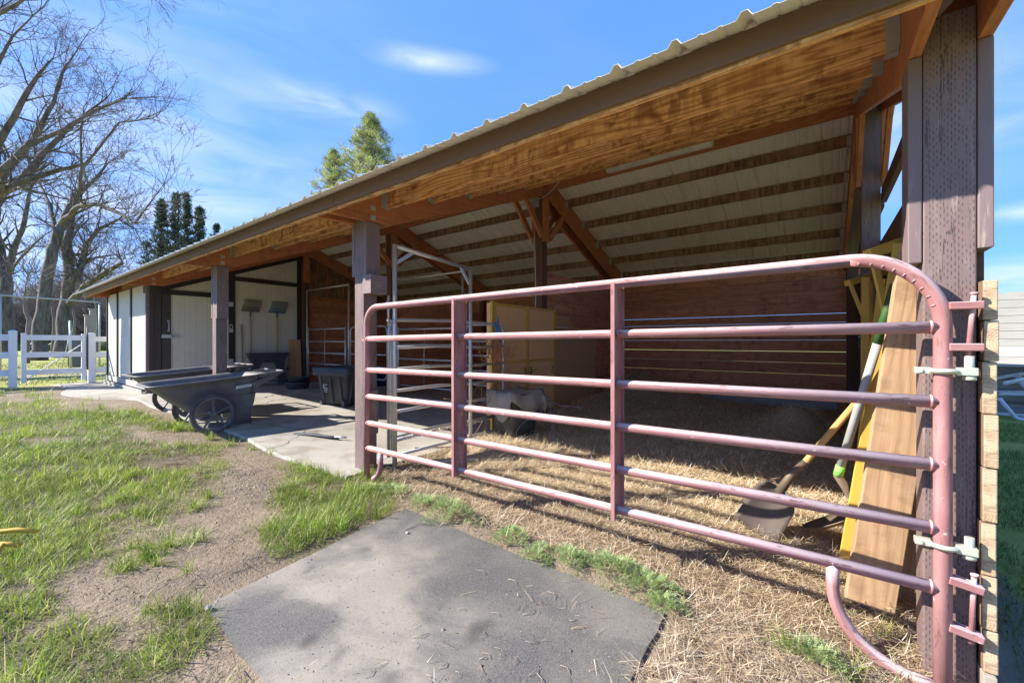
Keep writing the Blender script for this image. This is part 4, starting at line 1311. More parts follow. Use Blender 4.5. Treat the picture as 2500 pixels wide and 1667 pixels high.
# yellow folding stands propped in the corner
def stand(label, base, top, lean, h=1.0):
    t = thing('folding_stand', label, 'folding stand', base, 0, None)
    top = Vector(top) - Vector(base); s = Vector(lean)
    b = MB()
    b.beam((0, 0, 0), top, .035, .055, up=(1, 0, 0)); b.build('leg', M['yellow'], t, bevel=.003)
    b = MB(); b.beam(s, top + s * .6, .035, .055, up=(1, 0, 0)); b.build('leg', M['yellow'], t, bevel=.003)
    for k in (.16, .42, .7):
        b = MB(); b.beam(top * k, top * k + s * (1 - .4 * k), .02, .04); b.build('cross_bar', M['yellow'], t, bevel=.002)
    b = MB(); b.beam(top + Vector((-.12, .0, -.04)), top + s * .6 + Vector((.1, 0, .06)), .06, .05); b.beam(top + Vector((-.10, 0, -.05)), top * .78, .018, .03)
    b.build('head', M['yellow'], t, bevel=.003)
    return t
stand('yellow steel folding stand leaning low behind the pale plank', (.10, 2.78, .04), (.30, 2.64, 1.66), (.05, .18, 0))
stand('yellow steel folding stand stood further back against the side wall', (.29, 4.57, .05), (.30, 4.57, 1.74), (.06, .4, 0))
t = thing('trestle_leg', 'slanting yellow timber trestle leg beyond the grey shovel handle', 'trestle leg', (.20, 3.7, .03))
b = MB(); b.beam((0, 0, 0), (.17, .2, 1.6), .05, .09, up=(.7, .7, 0)); b.build('leg', M['yellow'], t, bevel=.004)

# stick of chalk-green tape by the pile, rocks
t = thing('paper_wrapper', 'small pale green wrapper on the straw heap', 'wrapper', (-.05, 5.6, .30))
b = MB(); b.box(-.06, .06, -.02, .02, 0, .008); b.build('wrapper', M['clamp'], t)

# ------------------------------------------------------------------ rubber mat
b = MB()
c0 = [(-2.37, 1.90), (-.55, 1.85), (-.50, .60), (-2.22, .665)]; c = []
for i_ in range(4):
    p_, q_ = Vector(c0[i_]), Vector(c0[(i_ + 1) % 4])
    for k_ in range(36):
        u_ = k_ / 36; e_ = p_.lerp(q_, u_) + Vector((random.gauss(0, .0016) + .004 * math.sin(u_ * 11 + i_), random.gauss(0, .0016) + .004 * math.sin(u_ * 9 + i_ * 2)))
        if k_ == 0: e_ += (Vector((-1.4, 1.25)) - e_).normalized() * .006
        c.append((e_.x, e_.y))
b.face([(x, y, .012) for x, y in c]); b.face([(x, y, -.01) for x, y in reversed(c)])
for i in range(len(c)):
    j = (i + 1) % len(c); b.face([(*c[i], .012), (*c[i], -.01), (*c[j], -.01), (*c[j], .012)])
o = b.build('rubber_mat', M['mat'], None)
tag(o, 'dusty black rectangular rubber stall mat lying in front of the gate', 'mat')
rs = random.Random(3)
def pebble(x, y, z, r, mat, label, cat='stone', group=None):
    b = MB(); n = 10; rings = []
    ph = [rs.uniform(.75, 1.2) for _ in range(n)]
    for k in range(6):
        a = math.pi * k / 5; rr = max(.02, math.sin(a)) * r
        rings.append([(rr * ph[j] * math.cos(2 * math.pi * j / n), .75 * rr * ph[(j + 2) % n] * math.sin(2 * math.pi * j / n), .55 * r * (1 - math.cos(a))) for j in range(n)])
    b.loft(rings, cap0=True, cap1=True); o = b.build('stone', mat); o.location = (x, y, z); o.rotation_euler.z = rs.uniform(0, 3)
    tag(o, label, cat, group)
M['stone'] = plastic('pale_stone', (.42, .38, .33), .8, (.6, .57, .52), .6)
pebble(-2.17, .66, .01, .022, M['stone'], 'pale stone at the left corner of the rubber mat')
pebble(-2.05, 1.66, .012, .012, M['stone'], 'tiny white stone on the far end of the rubber mat', group=None)
t = thing('dry_twig', 'thin pale twig lying across the far corner of the mat', 'twig', (-2.1, 1.73, .016))
b = MB(); b.tube([(0, -.05, 0), (.0, .03, .01), (.07, .09, .004)], .0025, 5); b.build('twig', M['plank_grey'], t)
# ------------------------------------------------------------------ where things grow
def inpoly(x, y, poly):
    x = np.asarray(x); y = np.asarray(y); c = np.zeros(x.shape, bool); n = len(poly)
    for i in range(n):
        x1, y1 = poly[i]; x2, y2 = poly[(i + 1) % n]
        if y1 == y2: continue
        k = (y1 > y) != (y2 > y)
        xi = (x2 - x1) * (y - y1) / (y2 - y1) + x1
        c ^= k & (x < xi)
    return c
def vnoise(x, y, s, seed=0):
    g_ = np.random.default_rng(seed).random((64, 64))
    u, v = np.asarray(x) * s, np.asarray(y) * s
    i, j = np.floor(u).astype(int), np.floor(v).astype(int); fu, fv = u - i, v - j
    fu = fu * fu * (3 - 2 * fu); fv = fv * fv * (3 - 2 * fv)
    a = g_[i % 64, j % 64]; b = g_[(i + 1) % 64, j % 64]; c = g_[i % 64, (j + 1) % 64]; d = g_[(i + 1) % 64, (j + 1) % 64]
    return (a * (1 - fu) + b * fu) * (1 - fv) + (c * (1 - fu) + d * fu) * fv
G1 = [(-14.3, 0.9), (-11.5, 1.0), (-9.93, 0.95), (-8.83, 1.15), (-8.3, 1.55), (-7.3, 1.6), (-6.6, 1.75), (-6.12, 1.66), (-6.7, 1.5), (-6.5, 1.22), (-6.1, 1.05), (-5.79, 1.15), (-5.39, 1.55), (-4.46, 1.33), (-4.07, 1.13), (-3.96, .9), (-3.57, .9), (-3.38, .77), (-3.45, .55), (-3.3, .42), (-3.13, .48), (-3.19, .34), (-2.99, .26), (-2.97, .11), (-3.2, -.6), (-4, -3), (-9, -8), (-14.3, -8)]
G2 = [(-2.91, 1.27), (-3.3, 1.5), (-3.99, 1.84), (-4.2, 2.0), (-3.82, 2.08), (-3.5, 2.2), (-3.1, 2.16), (-2.72, 2.06), (-2.41, 1.92), (-2.40, 1.51), (-2.28, 1.25), (-2.30, 1.02), (-2.52, 1.08), (-2.84, 1.16)]
G3 = [(-2.97, .08), (-2.95, .24), (-2.75, .29), (-2.57, .32), (-2.40, .36), (-2.33, .42), (-2.40, .5), (-2.32, .58), (-2.22, .64), (-1.95, .58), (-1.88, .52), (-1.8, .46), (-2.2, .05), (-2.4, -.8), (-3.2, -.8)]
TUFTS = [(-3.0, .63, .12, 130), (-2.92, .52, .09, 80), (-3.03, .73, .10, 80), (-2.97, .83, .08, 50), (-3.59, 1.01, .12, 80), (-3.75, 1.14, .1, 60), (-3.2, .60, .08, 50), (-2.83, .62, .05, 25),
         (-2.6, .7, .05, 16), (-6.45, 1.65, .12, 120), (-6.3, 1.75, .10, 90), (-6.7, 1.62, .1, 70), (-5.7, 1.75, .1, 50), (-5.3, 1.8, .12, 50), (-4.6, 1.95, .1, 40), (-4.9, 1.9, .08, 30), (-1.61, .52, .02, 9), (-2.5, 1.28, .12, 90), (-2.44, 1.45, .08, 60), (-2.42, 1.7, .06, 50),
         (.05, 2.36, .07, 40), (.2, 2.3, .05, 20), (-.1, 1.95, .07, 30), (.1, 1.98, .06, 40), (.25, 2.0, .05, 30), (-3.25, 2.15, .10, 90), (-3.45, 2.18, .08, 60), (-8.9, 1.3, .15, 40), (-9.6, 1.2, .12, 30), (-10.4, 1.4, .12, 30)]
def grassy(x, y, fuzz=0):
    jx = (vnoise(x, y, 3.1, 1) - .5) * .35 + (vnoise(x, y, 9, 5) - .5) * .16; jy = (vnoise(x, y, 3.3, 2) - .5) * .35 + (vnoise(x, y, 9, 6) - .5) * .16
    k = np.clip((-np.asarray(x) - 1.5) / 3, .35, 1)
    if fuzz: jx = jx + rng.normal(0, fuzz, np.shape(x)); jy = jy + rng.normal(0, fuzz, np.shape(x))
    a = inpoly(x + jx * k, y + jy * k, G1) | inpoly(x + jx * .5, y + jy * .5, G2) | inpoly(x + jx * .3, y + jy * .3, G3)
    bare = (vnoise(x, y, 1.6, 3) * .6 + vnoise(x, y, 4.5, 4) * .4)
    return a, bare
def straw_depth(x, y):
    """extra height of the bedding inside the right-hand stall"""
    x = np.asarray(x, float); y = np.asarray(y, float)
    inside = np.clip((y - 2.05) / .5, 0, 1) * np.clip((x + 3.38) / .35, 0, 1) * np.clip((.5 - x) / .1, 0, 1) * np.clip((8.3 - y) / .1, 0, 1)
    h = .05 + .05 * vnoise(x, y, 2.2, 8) + .03 * vnoise(x, y, 6, 9) + .02 * vnoise(x, y, 15, 10)
    h = h * np.clip((y - 2.0) / 1.6, .35, 1)
    h += .50 * np.exp(-((x + 2.75) / .85) ** 2 - ((y - 7.9) / .75) ** 2)
    h += .26 * np.exp(-((x + 3.25) / .35) ** 2 - ((y - 6.4) / 1.1) ** 2)
    h += .40 * np.exp(-((x + .2) / .36) ** 2 - ((y - 5.75) / .45) ** 2)
    h += .10 * np.exp(-((x + .3) / .8) ** 2 - ((y - 4.7) / .5) ** 2)
    h += .10 * np.exp(-((x + 2.6) / .5) ** 2 - ((y - 3.2) / .3) ** 2)
    return h * inside
def bumps(x, y):
    near = np.clip(1 - (np.hypot(x, y) - 6) / 8, 0, 1)
    h = (vnoise(x, y, .9, 20) - .5) * .05 + (vnoise(x, y, 4, 21) - .5) * .022 + (vnoise(x, y, 14, 22) - .5) * .012
    # keep flat under the mat, the slab and the building
    flat = 1 - np.clip(np.minimum.reduce([(np.asarray(x) + 2.5) / .12, (-.40 - np.asarray(x)) / .12, (np.asarray(y) - .5) / .12, (2.0 - np.asarray(y)) / .12]), 0, 1)
    slab_ = 1 - np.clip(np.minimum.reduce([(-3.1 - np.asarray(x)) / .15, (np.asarray(y) - 1.7) / .2]), 0, 1)
    bank = .035 * np.exp(-((np.asarray(y) - 1.98) / .07) ** 2) * np.clip((np.asarray(x) + 2.4) / .3, 0, 1) * np.clip((.1 - np.asarray(x)) / .4, 0, 1) * (.4 + vnoise(x, y, 8, 30))
    dip = -.07 * np.exp(-((np.asarray(x) - .5) / .42) ** 2 - ((np.asarray(y) - 2.0) / .4) ** 2)
    return h * near * flat * np.clip(slab_, 0.05, 1) + bank + dip
def gz(x, y): return tzn(np.asarray(x)) + bumps(x, y)

# ground: one sheet, fine near the camera and coarse to the horizon
def axis(lo, hi, step, far, n):
    a = np.arange(lo, hi, step); g1 = np.geomspace(1, far, n)
    return np.concatenate([(lo - g1[::-1] + 1 - step), a, (hi + g1 - 1 + step)])
xs = np.concatenate([-np.geomspace(16.3, 900, 26)[::-1], np.arange(-16, -4, .10), np.arange(-4, 1.2, .035), np.geomspace(1.25, 900, 34)])
ys = np.concatenate([-np.geomspace(3.1, 900, 24)[::-1], np.arange(-3, 0, .12), np.arange(0, 4.5, .035), np.arange(4.5, 9, .12), np.geomspace(9.1, 900, 34)])
XX, YY = np.meshgrid(xs, ys, indexing='ij')
sd_in = straw_depth(XX, YY)
ZZ = gz(XX, YY) + sd_in
V = np.stack([XX.ravel(), YY.ravel(), ZZ.ravel()], 1)
ni, nj = XX.shape
I = np.arange(ni * nj).reshape(ni, nj)
F = np.stack([I[:-1, :-1].ravel(), I[1:, :-1].ravel(), I[1:, 1:].ravel(), I[:-1, 1:].ravel()], 1)
a, bare = grassy(XX, YY)
grm = (a & (bare > .27)).astype(float).ravel()
stm = np.clip(sd_in.ravel() / .03, 0, 1)
out_straw = (np.clip((XX + .75 + (YY - 1.9) * .0) / .25, 0, 1) * np.clip((2.4 - YY) / .2, 0, 1) * np.clip((.47 - XX) / .03, 0, 1) * (XX > -.46) ).ravel()
band = (np.clip((XX + 2.6) / .3, 0, 1) * np.clip((YY - 1.98) / .12, 0, 1) * (YY < 2.4) * (XX < .45)).ravel()
stm = np.clip(np.maximum(stm, np.maximum(out_straw * .75, band * .85)), 0, 1)
lw = ((XX < -14.7) | (XX > .75) | (YY > 9.3) | (YY < -9)).astype(float).ravel()
cols = np.stack([grm, stm, lw], 1)
go = npmesh('ground', V, F, M['ground'], None, cols, smooth=True); go['kind'] = 'structure'

# ------------------------------------------------------------------ blades: one ribbon each
def ribbons(name, P, az, L, Wd, lean, curl, C, mat, nseg=3, label=None, cat=None, tipdark=1.0, flat=None):
    """P (n,3) roots; az heading; lean angle from vertical at root; curl added along the length"""
    n = len(P)
    V = np.zeros((n, nseg + 1, 2, 3), np.float32); C4 = np.zeros((n, nseg + 1, 2, 3), np.float32)
    pos = P.copy(); ang = lean.copy()
    h = np.stack([np.cos(az), np.sin(az)], 1); side = np.stack([-np.sin(az), np.cos(az), np.zeros(n)], 1)
    for k in range(nseg + 1):
        wv = Wd * (1 - .93 * (k / nseg) ** 1.6) / 2
        V[:, k, 0] = pos - side * wv[:, None]; V[:, k, 1] = pos + side * wv[:, None]
        t = k / nseg
        C4[:, k, 0] = C4[:, k, 1] = C
        d = np.concatenate([h * np.sin(ang)[:, None], np.cos(ang)[:, None]], 1)
        pos = pos + d * (L / nseg)[:, None]; ang = ang + curl / nseg
    i0 = (np.arange(n) * (nseg + 1) * 2)[:, None]
    k = np.arange(nseg)[None, :] * 2
    F = np.stack([i0 + k, i0 + k + 1, i0 + k + 3, i0 + k + 2], -1).reshape(-1, 4)
    return npmesh(name, V.reshape(-1, 3), F, mat, None, C4.reshape(-1, 3))

def sample(n, x0, x1, y0, y1):
    return rng.uniform(x0, x1, n), rng.uniform(y0, y1, n)
px, py, tl = [], [], []
for (x0, x1, y0, y1, dens, scale) in ((-5.2, -1.6, -.3, 2.4, 9500, .9), (-9.0, -5.2, -1.5, 2.1, 3200, 1.2), (-14.4, -9.0, -3, 1.6, 750, 1.7), (-9, -2.4, -6, -.3, 260, 1.6), (-14.4, -9, -7, -3, 120, 2)):
    n = int((x1 - x0) * (y1 - y0) * dens)
    x, y = sample(n, x0, x1, y0, y1)
    # clumping: draw blades towards clump centres
    m, bare = grassy(x, y, .09)
    dn = vnoise(x, y, 6.5, 40) * .65 + vnoise(x, y, 15, 41) * .35
    keep = m & (bare > .27) & (dn > .31 + .0 * bare) & (rng.random(n) < np.clip((bare - .2) * 4, .2, 1))
    x, y = x[keep], y[keep]
    px.append(x); py.append(y); tl.append(np.full(len(x), scale))
nT = []
for (tx, ty, r, n) in TUFTS:
    n = int(n * 1.3)
    aa = rng.uniform(0, 2 * np.pi, n); rr = r * np.abs(rng.normal(0, .5, n))
    px.append(tx + rr * np.cos(aa)); py.append(ty + rr * np.sin(aa)); tl.append(np.full(n, -1.0 if tx > -5 else -1.4))
# scattered single blades on the soil
x, y = sample(1500, -6.5, -1.9, .4, 2.2)
px.append(x); py.append(y); tl.append(np.full(len(x), .45))
px, py, tl = map(np.concatenate, (px, py, tl))
onmat = (px > -2.38) & (px < -.5) & (py > .66) & (py < 1.9)
slabm = (px < -3.3) & (py > 2.0)
ok = ~onmat & ~slabm
px, py, tl = px[ok], py[ok], tl[ok]
n = len(px)
tuft = tl < 0; sc = np.abs(tl)
hmod = .40 + .7 * vnoise(px, py, 1.4, 42) + .85 * vnoise(px, py, 8, 43) ** 1.5
L = np.where(tuft, rng.uniform(.06, .16, n), rng.gamma(5, .0108, n) * hmod + .016) * sc ** .6
L = np.clip(L, .02, .30)
az = rng.uniform(0, 2 * np.pi, n)
# blades lean outward from their clump and slightly with the wind
cx = np.round(px * 7 + (vnoise(px, py, 5, 44) - .5)) / 7; cy = np.round(py * 7 + (vnoise(px, py, 5, 45) - .5)) / 7
oa = np.arctan2(py - cy, px - cx)
az = np.where(rng.random(n) < .62, oa + rng.normal(0, .7, n), az)
lean = np.clip(rng.normal(.55, .35, n), 0, 1.4); curl = np.clip(rng.normal(.95, .6, n), -.2, 2.4)
Wd = rng.uniform(.0022, .0048, n) * sc
v = rng.random(n)[:, None]; t2 = (vnoise(px, py, .8, 46)[:, None] * .7 + rng.random(n)[:, None] * .5)
g1, g2, g3 = np.array([.12, .235, .02]), np.array([.40, .50, .06]), np.array([.60, .55, .27])
C = g1 * (1 - t2) + g2 * t2
dry = (rng.random(n) < np.where(sc > .9, .10, .18))[:, None]
C = np.where(dry, g3 * (.6 + .7 * v), C) * (.75 + .4 * v) * (.62 + .75 * vnoise(px, py, 9, 47))[:, None]
P = np.stack([px, py, gz(px, py) - .004], 1)
o = ribbons('grass', P, az, L, Wd, lean, curl, C, M['blade'], 3); o['kind'] = 'stuff'
print('grass blades', n)
# thatch: dry blades lying on the soil
x, y = sample(42000, -6.5, -1.5, -.3, 2.2); m, bare = grassy(x, y, .12); k = m | (rng.random(len(x)) < .10)
k &= ~((x > -2.38) & (x < -.5) & (y > .66) & (y < 1.9)) & ~((x < -3.3) & (y > 1.9)); x, y = x[k], y[k]; n = len(x)
v = rng.random(n)[:, None]
ribbons('dead_grass', np.stack([x, y, gz(x, y) + .003], 1), rng.uniform(0, 6.28, n), rng.uniform(.03, .12, n), rng.uniform(.002, .004, n), rng.uniform(1.2, 1.6, n), rng.normal(.05, .2, n), np.array([.30, .25, .15]) * (.4 + .7 * v), M['straw'], 2)['kind'] = 'stuff'
# lawns beyond: behind the white fence and right of the barn
sets = []
for (x0, x1, y0, y1, dens, l, w_) in ((.60, 2.6, 1.9, 9.5, 2300, .05, .006), (-30, -14.8, -4, 9, 60, .07, .03)):
    x, y = sample(int((x1 - x0) * (y1 - y0) * dens), x0, x1, y0, y1); k = vnoise(x, y, 1.8, 50) > .28; x, y = x[k], y[k]; n = len(x)
    C = (np.array([.16, .24, .06]) if x0 > 0 else np.array([.27, .27, .09]))[None] * (.7 + .7 * rng.random((n, 1)))
    sets.append((np.stack([x, y, gz(x, y) - .003], 1), rng.uniform(0, 6.28, n), rng.uniform(.5, 1.3, n) * l, np.full(n, w_), np.abs(rng.normal(.4, .3, n)), rng.normal(.8, .4, n), C))
S_ = [np.concatenate([s[i] for s in sets]) for i in range(7)]
ribbons('lawn_grass', *S_, M['blade'], 2)['kind'] = 'stuff'

# ------------------------------------------------------------------ straw bedding
sx, sy, sw = [], [], []
for (x0, x1, y0, y1, dens, wd) in ((-1.6, .46, 1.95, 3.4, 9000, .9), (-3.3, -1.6, 1.95, 3.4, 6500, 1.0), (-3.35, .44, 3.4, 5.0, 4200, 1.35), (-3.4, .44, 5.0, 8.15, 1700, 2.0), (-.50, .44, .75, 2.0, 7500, .8), (-2.5, -.5, 1.9, 2.0, 1500, .9), (-.56, -.40, .6, 1.95, 9000, .8), (-1.3, -.5, 1.2, 1.9, 160, .8), (-1.5, -.45, .7, 1.6, 60, .9)):
    n = int((x1 - x0) * (y1 - y0) * dens); x, y = sample(n, x0, x1, y0, y1)
    if y0 < 1.9: 
        if dens > 1000: k = rng.random(n) < np.clip((x + .62 + (.3 if dens == 9000 else 0)) * 3, 0, 1) * (x > -.545 + .04 * (y > 1.5)) * (.35 + .65 * (vnoise(x, y, 2.5, 61) > .33))
        else: k = vnoise(x, y, 5, 62) > .52
    elif y0 < 2: k = rng.random(n) < np.clip((y - 1.93) / .4 + .2, 0, 1)
    else: k = np.ones(n, bool)
    x, y = x[k], y[k]; sx.append(x); sy.append(y); sw.append(np.full(len(x), wd))
x, y, wd = map(np.concatenate, (sx, sy, sw)); n = len(x)
nL = rng.uniform(.03, .13, n) * wd ** .35
lift = rng.exponential(.012, n) + .002
onm = (x > -2.38) & (x < -.5) & (y < 1.9)
z = np.where(onm, .014 + lift * .3, gz(x, y) + straw_depth(x, y) + lift)
v = rng.random((n, 1)); pal = np.array([[.56, .43, .28], [.70, .58, .41], [.36, .25, .155], [.82, .73, .58], [.23, .15, .095]])
C = pal[rng.choice(5, n, p=[.30, .25, .22, .11, .12])] * (.75 + .45 * v)
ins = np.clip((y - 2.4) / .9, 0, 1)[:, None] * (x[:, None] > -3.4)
C = np.clip(C * (1 + .35 * ins) + ins * np.array([.06, .045, .02]), 0, .92)  # stalks under the roof lightened in colour to lift the shade
lean = np.clip(rng.normal(1.42, .28, n), .4, 1.75)
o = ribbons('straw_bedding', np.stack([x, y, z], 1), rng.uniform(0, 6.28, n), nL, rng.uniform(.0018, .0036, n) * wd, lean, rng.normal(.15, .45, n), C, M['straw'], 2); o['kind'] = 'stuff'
print('straw', n)

# pebbles and clods on the bare soil
def clods(name, pts, smin, smax, colr, kind='stuff'):
    n = len(pts); base = np.array([[1, 0, 0], [0, 1, 0], [-1, 0, 0], [0, -1, 0], [0, 0, .8], [0, 0, -.5]], float)
    F0 = np.array([[0, 1, 4], [1, 2, 4], [2, 3, 4], [3, 0, 4], [1, 0, 5], [2, 1, 5], [3, 2, 5], [0, 3, 5]])
    s = rng.uniform(smin, smax, n) * (1 + 1.2 * (rng.random(n) < .06))
    V = base[None] * s[:, None, None] * rng.uniform(.6, 1.3, (n, 6, 1)); a = rng.uniform(0, 6.28, n); ca, sa = np.cos(a)[:, None], np.sin(a)[:, None]
    V = np.stack([V[..., 0] * ca - V[..., 1] * sa, V[..., 0] * sa + V[..., 1] * ca, V[..., 2]], -1) + pts[:, None]
    F = (F0[None] + (np.arange(n) * 6)[:, None, None]).reshape(-1, 3)
    C = np.repeat(np.array(colr)[None] * rng.uniform(.6, 1.5, (n, 1)), 6, 0)
    o = npmesh(name, V.reshape(-1, 3), F, M['straw'], None, C); o['kind'] = kind
x, y = sample(60000, -6.5, -.3, .3, 2.1); m, bare = grassy(x, y)
gravel = np.exp(-((x + 3.95) / .55) ** 2 - ((y - 1.5) / .13) ** 2)
k = (~m & ((rng.random(len(x)) < .25) | (rng.random(len(x)) < gravel))) & ~((x > -2.40) & (x < -.48) & (y < 1.92) & (y > .62)) & ~((x < -3.3) & (y > 1.95))
x, y = x[k], y[k]; clods('gravel', np.stack([x, y, gz(x, y)], 1), .0015, .005, (.26, .20, .145))
u = rng.random(2600); x = -4.5 + u * 1.1 + rng.normal(0, .10, 2600); y = 1.52 - u * .12 + rng.normal(0, .085, 2600); clods('gravel', np.stack([x, y, gz(x, y) - .001], 1), .002, .0065, (.33, .27, .20))
x, y = sample(7000, -2.3, -.55, .7, 1.85); clods('gravel', np.stack([x, y, np.full(len(x), .0125)], 1), .0006, .0019, (.30, .26, .215))
x, y = sample(160, -2.3, -.55, .7, 1.85); clods('gravel', np.stack([x, y, np.full(len(x), .0125)], 1), .002, .0045, (.20, .16, .12))

# ------------------------------------------------------------------ ferny weeds beside the mat
def weed(x, y, r, h, i, label):
    n = int(800 * (r / .14) ** 1.5 )
    aa = rng.uniform(0, 6.28, n); rr = r * np.sqrt(rng.random(n)) * (.75 + .35 * np.sin(aa * 3 + i) + .15 * np.sin(aa * 7 + i * 2))
    X = x + rr * np.cos(aa); Y = y + rr * np.sin(aa) * .75
    dome = np.clip(1 - (rr / r) ** 2, 0, 1) ** .5
    lump = vnoise(X, Y, 28, 70 + i)
    Z = gz(X, Y) + h * dome * (.35 + .75 * lump) * rng.uniform(.5, 1, n)
    V = []; F = []; C = []
    for k in range(n):
        a = aa[k] + rng.normal(0, .9); el = rng.uniform(.1, 1.1); l = rng.uniform(.012, .026)
        d = np.array([math.cos(a) * math.cos(el), math.sin(a) * math.cos(el), math.sin(el)]); s = np.array([-math.sin(a), math.cos(a), 0])
        p = np.array([X[k], Y[k], Z[k]]); c = np.array([.36, .47, .20]) * rng.uniform(.55, 1.45) + np.array([.05, .04, .02]) * rng.random()
        for q in range(4):      # leaflets either side of a short rachis
            t_ = q / 3; b0 = p + d * l * t_
            for sg in (-1, 1):
                e = b0 + (s * sg * .8 + d * .6) * l * .42 * (1 - .5 * t_)
                i0 = len(V); V += [b0 - d * .0014, b0 + d * .0022, e]; F.append((i0, i0 + 1, i0 + 2)); C += [c] * 3
    o = npmesh('weed', np.array(V), np.array(F), M['blade'], None, np.array(C))
    tag(o, label, 'weed', 'ferny weeds along the mat')
for i, (x, y, r, h, l) in enumerate(((-2.30, 2.02, .14, .07, 'bushy ferny green weed nearest the far corner of the mat'), (-2.0, 1.97, .19, .085, 'widest ferny weed, spilling over the far edge of the mat'),
        (-1.47, 1.95, .11, .065, 'small ferny weed alone before the middle of the gate'), (-1.25, 1.90, .09, .045, 'low sprawling weed left of the long weed patch'), (-1.07, 1.94, .10, .05, 'low pale weed within the weed patch beside the mat'),
        (-.86, 1.98, .16, .075, 'tall ferny weed in the patch near the right corner of the mat'), (-.66, 1.96, .13, .07, 'ferny weed growing at the right corner of the mat'), (-.55, 1.88, .08, .05, 'last small weed past the right corner of the mat'), (-2.75, 2.08, .16, .05, 'low grey-green weed at the foot of the gate beside the post'), (-2.95, 1.98, .12, .05, 'low clover-like weed in the grass by the gate foot'), (-.02, 1.96, .10, .05, 'pale ferny weed under the drag loop of the gate'))):
    weed(x, y, r * 1.25, h * 1.25, i, l)

# dead sticks and hay wisps on the mat
t = thing('stem_litter', 'bundle of dry stems scattered on the right part of the mat', 'dry stems', (-.95, 1.25, .014))
b = MB()
for k in range(46):
    x, y = random.gauss(0, .22), random.gauss(0, .24); a = random.uniform(0, 3.1); l = random.uniform(.02, .07)
    if not (-.45 < x < .33 and -.5 < y < .55): continue
    b.tube([(x, y, .002), (x + l * .5 * math.cos(a), y + l * .5 * math.sin(a), .008 * random.random() + .002), (x + l * math.cos(a + .4), y + l * math.sin(a + .4), .002)], random.uniform(.0007, .0016), 4)
b.build('stem', M['plank_grey'], t)
# yellow hose
t = thing('garden_hose', 'kinked yellow hose lying in the grass at the left edge', 'hose', (-3.7, .2, .03))
b = MB(); b.tube([(-.6, -.55, .02), (-.28, -.22, .05), (-.12, .0, .055), (-.02, .08, .045)], .013, 8, rr=[.014, .014, .015, .010])
b.tube([(-.45, -.62, .02), (-.1, -.18, .05), (.08, -.05, .05), (.14, .0, .04)], .013, 8)
b.tube([(.02, -.10, .05), (.12, -.06, .06), (.17, -.08, .045), (.185, -.13, .02)], .012, 8)
b.build('hose', M['hose_y'], t)

# ------------------------------------------------------------------ white vinyl fence
def fpost(x, y, h, wd=.127, label=None, z=None):
    z = tz(x) if z is None else z
    b = MB(); b.box(-wd / 2, wd / 2, -wd / 2, wd / 2, -.1, h - .04); b.box(-wd / 2 - .006, wd / 2 + .006, -wd / 2 - .006, wd / 2 + .006, h - .04, h - .02)
    b.loft([[(sx * r * 1.0, sy * r, zz) for sx, sy in ((-1, -1), (1, -1), (1, 1), (-1, 1))] for r, zz in ((wd / 2 + .006, h - .02), (wd / 2 - .02, h), (.004, h + .006))], smooth=False, cap1=True)
    return b
fx = -14.62
fen = thing('vinyl_fence', 'white three-rail vinyl fence running left from the gate', 'fence', (fx, .72, .15))
for (y0, y1, lab) in ((-7.0, .72, None),):
    for yy in (.72 - .72, -2.45, -4.9, -7.3):
        b = fpost(0, 0, 1.30, z=0); o = b.build('post', M['white'], fen); o.location = (0, yy, 0)
    for z in (1.14, .74, .34):
        b = MB(); b.box(-.02, .02, -7.3, -.06, z - .07, z + .07); b.build('rail', M['white'], fen, bevel=.004)
fen = thing('vinyl_fence', 'short white fence piece between the gate and the corner of the tack room', 'fence', (fx, 1.98, .15))
b = fpost(0, 0, 1.26, z=0); b.build('post', M['white'], fen)
for z in (1.11, .72, .33):
    b = MB(); b.box(-.02, .02, .06, 2.6, z - .065, z + .065); b.build('rail', M['white'], fen, bevel=.004)
vg = thing('vinyl_gate', 'white vinyl gate with diagonal brace beside the tack room', 'gate', (fx, .86, .19))
for yy in (.02, .98):
    b = MB(); b.box(-.035, .035, yy - .04, yy + .04, .06, 1.20); b.build('stile', M['white'], vg, bevel=.004)
for z in (1.10, .70, .30):
    b = MB(); b.box(-.022, .022, .06, .94, z - .06, z + .06); b.build('rail', M['white'], vg, bevel=.004)
b = MB(); b.beam((.026, .08, .16), (.026, .92, .92), .016, .07, up=(1, 0, 0)); b.beam((.032, .08, .16), (.032, .92, .92), .02, .02, up=(1, 0, 0)); b.build('brace', M['white_paint'], vg)
b = MB(); b.tube([(fx + .05, 1.90, .5), (fx + .05, 1.90, 1.55)], .016, 8); o = b.build('gate_stake', M['dark_panel']); tag(o, 'thin dark stake between the white gate and its post', 'stake')

# things beyond the fence (cam-depth, sideways) -> ground point
def far(xs_, z_, h=None):
    x_ = (xs_ - 1250) / 1009 * z_; a_ = R(YAW)
    return (-math.sin(a_) * z_ + math.cos(a_) * x_, math.cos(a_) * z_ + math.sin(a_) * x_)
def hz_(ys_, z_): return 1.2 + (833.5 - ys_) / 1009 * z_
